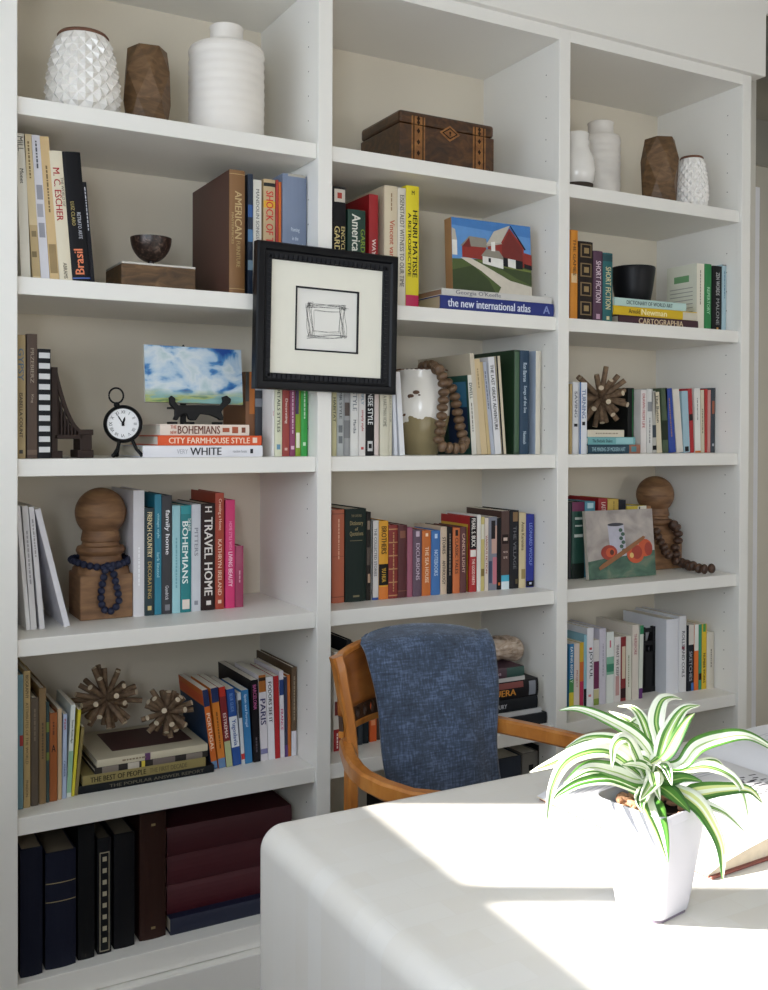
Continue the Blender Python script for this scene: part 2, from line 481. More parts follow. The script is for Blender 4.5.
# ---- left bay, second row
row(1, 2, 0.05, [
    U(21.5, 31.0, 133.5, '#E4E1D8', 'slim off-white', lean=-6.2, hard=False, t=[('MILL', '#8A8A82', 0.02, 0.12, 0.6), ('Monet', '#4A4A46', 0.24, 0.34, 0.4)]),
    U(33.0, 41.0, 134, '#E0D0AC', 'slim tan', lean=-9.5, hard=False, bands=[(0.62, 0.97, '#C9B68E'), (0.66, 0.70, '#9A8A68', 0.2, 0.8), (0.8, 0.84, '#8C7C5A', 0.1, 0.7)], marks=('#8C7A55', 0.05, 0.3)),
    U(41.4, 50.0, 135, '#E2E2EA', 'slim pale lavender', lean=-10.5, hard=False, bands=[(0.34, 0.44, '#A9ABB6', 0.2, 0.9), (0.47, 0.56, '#B9BAC4', 0.1, 0.8), (0.6, 0.7, '#A6A8B2', 0.15, 0.85)], marks=('#6B6D78', 0.04, 0.2)),
    U(50.4, 59.6, 136.5, '#DCC498', 'slim light tan', lean=-11, hard=False, bands=[(0.74, 0.94, '#A8926A', 0.1, 0.9)], marks=('#8C7650', 0.2, 0.5)),
    U(60.0, 72.7, 151, '#E6DFCB', 'thick cream', lean=-11, t=[('M. C. ESCHER', '#B5232A', 0.13, 0.53, 0.52, 'd', 0.42), ('THE WORLD OF', '#8A8272', 0.2, 0.42, 0.22, 'd', 0.82), ('ABRAMS', '#7A7262', 0.85, 0.97, 0.3)]),
    U(73.2, 91.0, 152, '#15161C', 'thick black', lean=-11, t=[('Brasil', '#E8926A', 0.74, 0.93, 0.5, 'u', 0.42), ('LUIZ CLARO', '#B5A76C', 0.38, 0.56, 0.2, 'd', 0.3), ('RETRATO ARTE', '#B9BCC4', 0.46, 0.66, 0.2, 'd', 0.62)], bands=[(0.955, 0.965, '#5B77B8')]),
    U(91.4, 95.2, 182, '#1E1F26', 'slim black', lean=-9, hard=False, marks=('#C7C9CF', 0.05, 0.45)),
])
row(1, 2, 0.035, [
    U(229, 244.4, 170.3, '#8F6A42', 'very large brown', ref='with gold lettering beside the wooden block', dep=0.275, front=[(0.012, 1, 0, 1, '#5C3B30')], t=[('AMERICAN', '#C9B285', 0.17, 0.55, 0.45, 'd', 0.55), ('FURNITURE', '#BFA677', 0.57, 0.78, 0.25, 'd', 0.55), ('MASTERPIECES', '#BFA677', 0.2, 0.74, 0.14, 'd', 0.18)], bands=[(0.03, 0.035, '#C2A97C'), (0.95, 0.955, '#C2A97C')]),
    U(247.4, 252.4, 174, '#2B3D56', 'slim dark blue', y=0.06, bands=[(0.25, 0.35, '#3F6FB0'), (0.45, 0.55, '#6C9BC6'), (0.7, 0.78, '#9DB9CC')]),
    U(252.8, 261.0, 180, '#E4E2DA', 'slim white', y=0.06, t=[('MANDOLIN SONGS', '#8C8C86', 0.08, 0.5, 0.4)]),
    U(263.0, 274.6, 179.5, '#CBB590', 'beige', y=0.06, t=[('SHOCK OF THE NEW', '#D23B35', 0.1, 0.82, 0.62)], bands=[(0.03, 0.06, '#3A3A3A'), (0.18, 0.24, '#E2B63C')]),
    U(275.2, 277.9, 180, '#B23B33', 'slim red', y=0.06),
    U(278.2, 280.8, 182, '#D4762C', 'slim orange', y=0.06),
    U(282.0, 309.0, 175, '#8490A6', 'very thick grey-blue', y=0.055, t=[('Painting', '#C9D2DE', 0.42, 0.47, 0.35, 'h'), ('in the', '#C9D2DE', 0.49, 0.53, 0.25, 'h'), ('Modern Mood', '#C9D2DE', 0.54, 0.59, 0.62, 'h')], bands=[(0.0, 0.02, '#B9B4A8', 0.2, 0.95)]),
], start=0.47)

# ---- left bay, third row
row(1, 3, 0.04, [
    U(16.4, 25.6, 335, '#B3A078', 'tan', t=[('GYPSY', '#6B7F93', 0.08, 0.4, 0.6), ('ISABELLA COUNT', '#4C4434', 0.47, 0.83, 0.36)], bands=[(0.93, 0.96, '#4E4A44', 0.3, 0.7)]),
    U(27.0, 37.3, 334, '#5E4A3C', 'brown', t=[('PRZEBIERZ', '#A99C8B', 0.06, 0.45, 0.34), ('King', '#A99C8B', 0.48, 0.56, 0.3)], bands=[(0.93, 0.97, '#7C6857')]),
    U(37.8, 50.8, 349, '#17191E', 'black and white striped', bands=[(0.035 + i * 0.0955, 0.035 + i * 0.0955 + 0.05, '#DEDFE0', 0.08, 0.94) for i in range(10)]),
])
zt = stack(1, 3, 0.045, [
    (143, 262.4, 11.4, '#E8E8EC', 'white spined', dict(dep=0.24, t=[('WHITE', '#3E4048', 0.38, 0.64, 0.66), ('VERY', '#C3C4CA', 0.27, 0.36, 0.4), ('random house', '#A6A7AE', 0.74, 0.86, 0.25)], bands=[(0.89, 0.915, '#2C2F38', 0.3, 0.7)])),
    (157.8, 261.3, 9.8, '#E0612A', 'orange spined', dict(dep=0.24, t=[('CITY FARMHOUSE STYLE', '#F4DCC8', 0.10, 0.88, 0.6)], bands=[(0.91, 0.955, '#F0D9C8', 0.25, 0.8)])),
    (160, 249, 10.8, '#EADDD2', 'cream and brown spined', dict(dep=0.235, t=[('BOHEMIANS', '#7A3A22', 0.19, 0.66, 0.74), ('THE', '#C05A38', 0.11, 0.175, 0.3, 'd', 0.75), ('NEW', '#C05A38', 0.11, 0.175, 0.3, 'd', 0.25)], bands=[(0.69, 0.77, '#B4603E', 0.3, 0.7), (0.8, 0.87, '#B4603E', 0.2, 0.8), (0.91, 0.955, '#8C4A30', 0.25, 0.75)])),
], 'low pile')
EASEL_Z = zt
row(1, 3, 0.075, [
    U(245.5, 254.6, 372, '#8C5F3A', 'brown and orange', ref='half hidden behind the cloud painting', bands=[(0.0, 0.35, '#3E3A34', 0, 0.35), (0.0, 0.5, '#C17A35', 0.4, 1)], y=0.11),
    U(255.0, 262.3, 374, '#40444C', 'dark patterned', y=0.11, bands=[(0.1, 0.2, '#B9BDC4'), (0.3, 0.4, '#8C9099')]),
    U(265.0, 274.4, 372, '#ECEAE6', 'white', y=0.045, t=[('Details', '#D0656A', 0.36, 0.62, 0.42, 'd')]),
    U(274.8, 282.0, 370, '#DCDDC6', 'pale green', y=0.045, t=[('DETAILS STYLES', '#5C6250', 0.2, 0.72, 0.42)], bands=[(0.86, 0.92, '#6F9BB4', 0.25, 0.75)]),
    U(282.4, 289.4, 371, '#A5453E', 'brick red', y=0.045, t=[('Decorating', '#E7D4CC', 0.26, 0.68, 0.45)], bands=[(0.9, 0.93, '#D9B5AB', 0.3, 0.7)]),
    U(289.8, 295.2, 370, '#93436B', 'plum', y=0.045, marks=('#D9B9C9', 0.2, 0.7), bands=[(0.88, 0.92, '#D9B9C9', 0.2, 0.8)]),
    U(295.6, 300.6, 372, '#8DA62B', 'slim lime', y=0.045, bands=[(0.2, 0.5, '#4A2E5C', 0, 0.6), (0.72, 0.9, '#E5E3D0', 0.1, 0.8)]),
    U(301.0, 307.6, 369, '#3DA84F', 'bright green', y=0.045, marks=('#CFE8CC', 0.25, 0.55), bands=[(0.84, 0.88, '#CFE8CC', 0.3, 0.7)]),
], start=0.52)

# ---- left bay, fourth row
row(1, 4, ((26, 630.5), (68, 627)), [
    U(26.5, 30.6, 506, '#E7E6E8', 'slim white', lean=-10.3, hard=False),
    U(31.0, 37.0, 506, '#DCDBDD', 'pale grey', lean=-9, hard=False, marks=('#A9A9AC', 0.2, 0.6)),
    U(39.8, 45.0, 507, '#E4E3E6', 'leaning white', lean=-11, hard=False, marks=('#A9A9AC', 0.1, 0.4)),
    U(64.5, 70.3, 509, '#E5E4EA', 'sharply leaning white', lean=-30, hard=False, dep=0.22),
])
row(1, 4, ((140, 616.5), (242, 607)), [
    U(133.3, 144.3, 490.5, '#DEDCE0', 'tall white', ref='right of the turned finial', dep=0.225, marks=('#F4F4F6', 0.45, 0.75)),
    U(144.7, 154.2, 508, '#1F3A42', 'dark green', t=[('FRENCH COUNTRY', '#E6D9B0', 0.04, 0.46, 0.5), ('DECORATING', '#BFA96A', 0.5, 0.84, 0.4)], bands=[(0.91, 0.95, '#D8C48C', 0.3, 0.7)]),
    U(154.6, 161.4, 494.5, '#2B8BA3', 'teal', t=[('vintage style', '#A9D6DE', 0.08, 0.44, 0.45), ('lark linstol', '#A9D6DE', 0.47, 0.7, 0.4)]),
    U(161.8, 171.8, 495.5, '#3A3B42', 'charcoal', t=[('family home', '#E9E9EC', 0.1, 0.52, 0.55), ('Gundrick', '#C9C9CE', 0.76, 0.88, 0.35)], bands=[(0.92, 0.97, '#8C8D94', 0.3, 0.8)]),
    U(172.2, 180.2, 505.5, '#A9D3DA', 'pale aqua', marks=('#7FB4BE', 0.3, 0.75)),
    U(180.6, 191.0, 505.5, '#1F8A8F', 'teal and white', t=[('BOHEMIANS', '#EAF3F0', 0.15, 0.73, 0.55, 'd', 0.4), ('THE NEW', '#EAF3F0', 0.12, 0.24, 0.3, 'd', 0.8)], bands=[(0.0, 0.08, '#2F9FA6'), (0.88, 0.97, '#E7DCD4', 0.15, 0.85)]),
    U(191.4, 200.6, 504.5, '#D3D5DB', 'light grey', t=[('PITTERS', '#9A9CA6', 0.2, 0.5, 0.4)], bands=[(0.9, 0.94, '#9A9CA6', 0.3, 0.7)]),
    U(201.2, 214.8, 503.5, '#3A2826', 'dark brown', t=[('TRAVEL HOME', '#E4DEDA', 0.13, 0.86, 0.6), ('H', '#E4DEDA', 0.03, 0.08, 0.5, 'd')], bands=[(0.91, 0.95, '#E4DEDA', 0.35, 0.7)]),
    U(215.2, 223.8, 493, '#B0492E', 'rust red', t=[('Creating a Home', '#E9C7B4', 0.05, 0.32, 0.45), ('KATHRYN IRELAND', '#E9C7B4', 0.4, 0.88, 0.42)], bands=[(0.92, 0.95, '#E9C7B4', 0.3, 0.7)]),
    U(225.4, 234.8, 500, '#D63A7C', 'hot pink', t=[('LIVING BEAUTY', '#F6D8E4', 0.48, 0.8, 0.42), ('HOME STYLE WITH', '#EE9BBF', 0.2, 0.46, 0.34)]),
    U(235.4, 243.4, 546, '#A8476B', 'short mauve pink', marks=('#D9A3B6', 0.4, 0.6), rough=0.25),
], start=0.28)

# ---- left bay, fifth row
row(1, 5, ((20, 809.5), (75, 796)), [
    U(17.5, 23.2, 675, '#7FA3AE', 'slim light blue', bands=[(0.45, 0.53, '#B3413C', 0.4, 1)]),
    U(23.6, 30.4, 671, '#BFA877', 'beige', t=[('BIOGRAPHY', '#5A4C30', 0.03, 0.2, 0.45), ('ATTRIBUTES OF THE WORLD', '#6F6040', 0.23, 0.68, 0.4), ('PHAIDON', '#5A4C30', 0.8, 0.92, 0.4)], dep=0.26),
    U(31.0, 38.6, 698, '#66594A', 'grey-brown', marks=('#8A7C68', 0.1, 0.4)),
    U(39.2, 46.0, 688, '#8F7650', 'brown', dep=0.25, marks=('#5C4A30', 0.3, 0.6)),
    U(46.3, 49.4, 702, '#2F4A4A', 'slim dark teal', bands=[(0.2, 0.3, '#7C8A4A'), (0.5, 0.58, '#7C8A4A')]),
    U(49.6, 57.4, 713, '#A5622D', 'orange-brown', t=[('A', '#20242C', 0.34, 0.46, 0.5, 'h')], marks=('#6E3D1C', 0.1, 0.25)),
    U(57.8, 61.8, 709, '#CDB696', 'slim pale tan', hard=False),
    U(62.2, 66.2, 714, '#B9C6DC', 'slim pale blue', lean=1, hard=False, t=[('INDIA', '#B3413C', 0.05, 0.2, 0.5), ('CARRIER', '#5C6C93', 0.5, 0.8, 0.5)]),
    U(66.4, 71.0, 705, '#DDE2DC', 'white and green', lean=4.6, hard=False, t=[('Steve Rutledge', '#4A5A50', 0.1, 0.48, 0.55)], bands=[(0.5, 0.95, '#9DC3A6')]),
    U(71.2, 74.2, 710, '#D9CE3C', 'slim yellow', lean=7, hard=False),
    U(74.4, 77.6, 727, '#8F8050', 'slim khaki', lean=7, hard=False),
])
Y5 = 0.085
ST5 = stack(1, 5, Y5, [
    (78, 214.5, 7.6, '#1B1E22', 'black', dict(dep=0.24, t=[('THE POPULAR ANSWER REPORT', '#6F6A5A', 0.22, 0.92, 0.42)])),
    (82.5, 206, 9.2, '#9A8C5A', 'olive', dict(dep=0.235, page='#BDB28A', t=[('THE BEST OF PEOPLE', '#2E2A1E', 0.06, 0.5, 0.56), ('THE FIRST DECADE', '#6E6440', 0.53, 0.84, 0.5)])),
    (95, 208, 6.0, '#3A3532', 'dark photo-edged', dict(dep=0.23, bands=[(0.06, 0.2, '#8C8278'), (0.28, 0.38, '#C8C0B4'), (0.4, 0.43, '#D6C34A'), (0.5, 0.7, '#7C706A'), (0.8, 0.95, '#8C8278')])),
    (97, 208, 7.0, '#CFC7B2', 'cream', dict(dep=0.23, bands=[(0.42, 0.47, '#6B3F6E')], marks=('#8F7F68', 0.22, 0.4), upper=[(0.22, 0.9, 0.08, 0.82, '#4A1A1C')])),
], 'broad pile')
row(1, 5, ((212, 770), (292, 756)), [
    U(210.4, 217.8, 690, '#D9782A', 'orange and navy', ref='right of the small twig burst', lean=-10, hard=False, dep=0.19, t=[('PORTUGAL', '#F6E3CB', 0.28, 0.78, 0.6)], bands=[(0.0, 0.21, '#1F3566'), (0.9, 1.0, '#6E8FB5')], front=[(0.0, 1.0, 0.0, 0.8, '#274A70'), (0.0, 1.0, 0.82, 0.93, '#D9622A')]),
    U(219.0, 226.0, 688, '#D98A34', 'orange-yellow', lean=-8.5, hard=False, marks=('#8A5A20', 0.3, 0.75), bands=[(0.0, 0.18, '#22386B'), (0.88, 1.0, '#6E8FB5')]),
    U(226.6, 232.8, 687, '#8C2B30', 'dark red', lean=-8, hard=False, t=[('ESTREMAS', '#F0DED8', 0.33, 0.64, 0.5)], bands=[(0.0, 0.12, '#C43A2C'), (0.68, 1.0, '#B9BF95')]),
    U(233.4, 241.4, 689, '#2B5BA3', 'blue and white', lean=-7, hard=False, bands=[(0.36, 0.76, '#E3E6EA')], t=[('Yugoslavia', '#2B5BA3', 0.4, 0.74, 0.62), ('BLUE GUIDE', '#7FA3D0', 0.06, 0.3, 0.4)]),
    U(241.8, 245.2, 693, '#D6DADD', 'slim white', lean=-4.5, hard=False, bands=[(0.1, 0.35, '#3A3C44'), (0.85, 0.93, '#C43A3A')]),
    U(245.6, 252.6, 690, '#3C86B8', 'sky blue', lean=-4.5, hard=False, t=[('Spain and Portugal', '#CFE3F0', 0.06, 0.5, 0.42)]),
    U(253.8, 260.6, 680, '#1F1B20', 'black', lean=-3, hard=False, t=[('BARCELONA', '#C86AA0', 0.06, 0.36, 0.5)], marks=('#6F6870', 0.7, 0.85), dep=0.24),
    U(261.0, 268.0, 675, '#E4DFE2', 'white and amber', lean=-2.6, hard=False, t=[('PARIS', '#3F3A6E', 0.28, 0.58, 0.75)], bands=[(0.0, 0.2, '#B5742E'), (0.03, 0.07, '#3A2A20'), (0.86, 0.92, '#8A88B0')]),
    U(268.5, 275.2, 677, '#E9E7EA', 'white', lean=-2.4, hard=False, t=[('FODORS SEE IT', '#26262C', 0.06, 0.55, 0.5)]),
    U(275.5, 280.2, 676, '#B8262C', 'slim red', lean=-1.8, hard=False),
    U(280.6, 284.8, 671, '#E3DEE2', 'slim white and pink', lean=-1.5, hard=False, t=[('FRANCE', '#D05A8A', 0.42, 0.7, 0.6)], bands=[(0.1, 0.28, '#2F4C86')]),
    U(285.1, 288.0, 677, '#3B4058', 'slim slate', lean=-1, hard=False, bands=[(0.85, 1, '#6B4A8A')]),
    U(288.3, 291.0, 675, '#C8752C', 'slim orange-brown', lean=-1, hard=False),
    U(291.4, 299.2, 667, '#6F5A42', 'tall brown and white', hard=True, dep=0.24, bands=[(0.72, 1.0, '#DFDDE2')], marks=('#A3937C', 0.1, 0.6)),
], start=0.475)

# ---- left bay, bottom row
row(1, 6, ((30, 976), (152, 938.5)), [  # page tones darkened to carry the shaded gap above these books
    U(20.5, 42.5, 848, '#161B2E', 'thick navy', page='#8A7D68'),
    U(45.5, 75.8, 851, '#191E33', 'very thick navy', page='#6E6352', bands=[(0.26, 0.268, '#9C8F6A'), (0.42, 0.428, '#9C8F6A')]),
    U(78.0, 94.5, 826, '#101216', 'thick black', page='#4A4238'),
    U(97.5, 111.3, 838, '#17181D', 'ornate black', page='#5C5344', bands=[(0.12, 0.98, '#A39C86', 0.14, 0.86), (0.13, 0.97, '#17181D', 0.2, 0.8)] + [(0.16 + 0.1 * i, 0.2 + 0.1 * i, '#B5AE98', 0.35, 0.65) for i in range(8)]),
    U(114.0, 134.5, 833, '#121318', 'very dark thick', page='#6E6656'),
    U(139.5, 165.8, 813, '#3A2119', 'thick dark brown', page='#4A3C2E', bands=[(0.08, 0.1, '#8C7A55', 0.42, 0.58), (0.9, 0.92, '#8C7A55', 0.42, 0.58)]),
], start=0.002)
stack(1, 6, 0.075, [
    (171, 292, 16, '#1A2240', 'navy', dict(dep=0.24, page='#D9CDB8', y=0.05)),
    (167, 292, 28, '#571C27', 'dark red album', dict(dep=0.25)),
    (167, 292, 28, '#521A25', 'deep red album', dict(dep=0.25)),
    (167, 292, 28, '#4D1822', 'burgundy album', dict(dep=0.25)),
], 'album stack')
# ---- middle bay, second row
row(2, 2, 0.06, [
    U(332.4, 345.2, 187, '#1F1E22', 'black gardening', bands=[(0.02, 0.13, '#D9D2C8', 0.08, 0.92), (0.05, 0.1, '#B5402F', 0.3, 0.65)], t=[('ENCYCLOPEDIA', '#D9C98F', 0.34, 0.74, 0.3, 'd', 0.74), ('GARDENING', '#E3D49A', 0.34, 0.8, 0.42, 'd', 0.28), ], marks=None),
    U(347.0, 364.6, 210, '#1F4A3C', 'dark green', t=[("America's", '#E6E6DC', 0.05, 0.5, 0.5, 'd', 0.45), ('GARDENS', '#8FA83F', 0.2, 0.6, 0.25, 'd', 0.82)]),
    U(368.4, 377.2, 194.5, '#A81F26', 'bright red', dep=0.27, t=[('WAYS OF ART', '#EBD6D0', 0.4, 0.8, 0.45)], rough=0.35),
    U(383.5, 396.6, 186, '#D9CDB5', 'thick cream', dep=0.28, t=[('Vincent van Gogh', '#C46A4F', 0.28, 0.75, 0.5)], marks=('#A38A6A', 0.06, 0.2), bands=[(0.88, 0.93, '#A38A6A', 0.3, 0.7)]),
    U(396.9, 404.8, 188, '#DDD8CC', 'grey-white', t=[('EISENSTAEDT WITNESS TO OUR TIME', '#77736B', 0.06, 0.82, 0.55)]),
    U(405.1, 418.0, 186, '#E4D52E', 'bright yellow', bands=[(0.885, 1.0, '#C92A62')], t=[('HENRI MATISSE', '#26251C', 0.2, 0.74, 0.36, 'd', 0.66), ('A RETROSPECTIVE', '#3A3820', 0.18, 0.78, 0.24, 'd', 0.24), ('M', '#3A3820', 0.04, 0.075, 0.2, 'h')]),
])
ST_ATLAS = stack(2, 2, 0.006, [
    (439.5, 552.6, 13.2, '#1E3484', 'blue atlas', dict(dep=0.25, page='#B5A68A', t=[('the new international atlas', '#DDE2EE', 0.06, 0.78, 0.6), ('A', '#8C9AC8', 0.9, 0.96, 0.6)])),
    (441.0, 550.6, 6.6, '#D3D1CD', 'white art', dict(dep=0.24, page='#9A7A66', t=[("Georgia O'Keeffe", '#8A8A90', 0.12, 0.52, 0.8)])),
], 'atlas pile')

# ---- middle bay, third row
row(2, 3, 0.045, [
    U(332.0, 336.6, 368, '#C9C5A0', 'slim sage', t=[('HABITAT', '#4C5440', 0.25, 0.7, 0.55)]),
    U(337.0, 343.6, 366, '#BFC3C4', 'patterned grey', t=[('MR STYLE', '#5F6468', 0.28, 0.6, 0.4)], bands=[(0.66, 0.74, '#7E8488', 0.2, 0.8), (0.78, 0.86, '#7E8488', 0.2, 0.8)]),
    U(344.0, 350.0, 367, '#A9ABAC', 'mid grey', bands=[(0.4, 0.55, '#5C4F4A', 0.1, 0.9), (0.6, 0.8, '#8A8C8E', 0, 1)]),
    U(350.4, 358.4, 366, '#E6E6E4', 'bright white', t=[('STYLE', '#8C9298', 0.28, 0.5, 0.5), ('Martha', '#6F757B', 0.6, 0.75, 0.35)]),
    U(358.8, 365.4, 368, '#E2DFDC', 'white with red print', t=[('simply style', '#B8474A', 0.48, 0.72, 0.45), ('SIMPLY', '#7FA3B8', 0.22, 0.42, 0.4)], bands=[(0.9, 0.93, '#B8474A', 0.3, 0.7)]),
    U(365.8, 374.0, 364, '#1C1C20', 'black', t=[('CHINESE STYLE', '#ECECEC', 0.2, 0.66, 0.62)], bands=[(0.84, 0.95, '#D0D0D0', 0.2, 0.8), (0.87, 0.92, '#1C1C20', 0.3, 0.7)]),
    U(374.4, 378.6, 368, '#DCCFCB', 'slim pinkish white'),
    U(380.0, 388.8, 370, '#DAD6C6', 'cream', t=[('A HARTMAN HOME', '#8A8878', 0.3, 0.66, 0.4)], marks=None),
    U(389.2, 391.8, 370, '#D4CFBE', 'slim dull cream', marks=('#8A8878', 0.3, 0.6)),
    U(394.6, 397.6, 371, '#DDE0E6', 'slim leaning white', lean=-3, hard=False),
    U(400.2, 405.0, 372, '#E6E7EA', 'wider leaning white', lean=-5, hard=False),
])
row(2, 3, 0.06, [
    U(472.0, 476.8, 375, '#E0DED6', 'white', ref='with a green and blue cover behind the bead strand', lean=-4.5, hard=False, dep=0.22, t=[('DWELL', '#2E4A44', 0.1, 0.3, 0.6)], marks=('#8F8C84', 0.35, 0.7), front=[(0.0, 1.0, 0.0, 1.0, '#2C5E54'), (0.05, 0.4, 0.45, 0.92, '#4A87A8'), (0.05, 0.5, 0.1, 0.6, '#1F3B63')]),
    U(477.2, 481.4, 353.4, '#D2C8B6', 'tall cream', lean=-7.5, dep=0.28),
    U(481.6, 487.6, 359, '#D6C39E', 'tan', lean=-8, hard=False, marks=('#A38F6A', 0.1, 0.3)),
    U(488.0, 491.0, 362, '#CDB98F', 'slim sand', lean=-8, hard=False),
    U(491.4, 495.0, 362, '#B9BFCB', 'slim blue-grey', lean=-9, hard=False, marks=('#6C7486', 0.1, 0.5)),
    U(495.4, 501.6, 357, '#E2E2E4', 'white and black', lean=-7.5, hard=False, t=[('THE LAST GREAT ADVENTURE', '#26262A', 0.08, 0.75, 0.5)]),
    U(502.2, 506.4, 356, '#D9CFB8', 'slim black-edged cream', lean=-6.5, bands=[(0, 1, '#1E1E20', 0, 0.35)]),
    U(513.8, 519.2, 350, '#24442C', 'tall dark green', dep=0.28, bands=[(0.02, 0.98, '#4A6B4F', 0.1, 0.9)], rough=0.4),
    U(519.6, 528.6, 350.6, '#1F4560', 'navy-teal', t=[('Ron Barron', '#C6D4DE', 0.12, 0.3, 0.4), ('Songs of the Sea', '#C6D4DE', 0.34, 0.6, 0.4), ('Nonesuch', '#C6D4DE', 0.78, 0.9, 0.35)]),
    U(535.4, 540.2, 351, '#DCD7CA', 'white', dep=0.22, front=[(0.0, 1.0, 0.0, 1.0, '#B9C6D6')]),
], start=1.13)

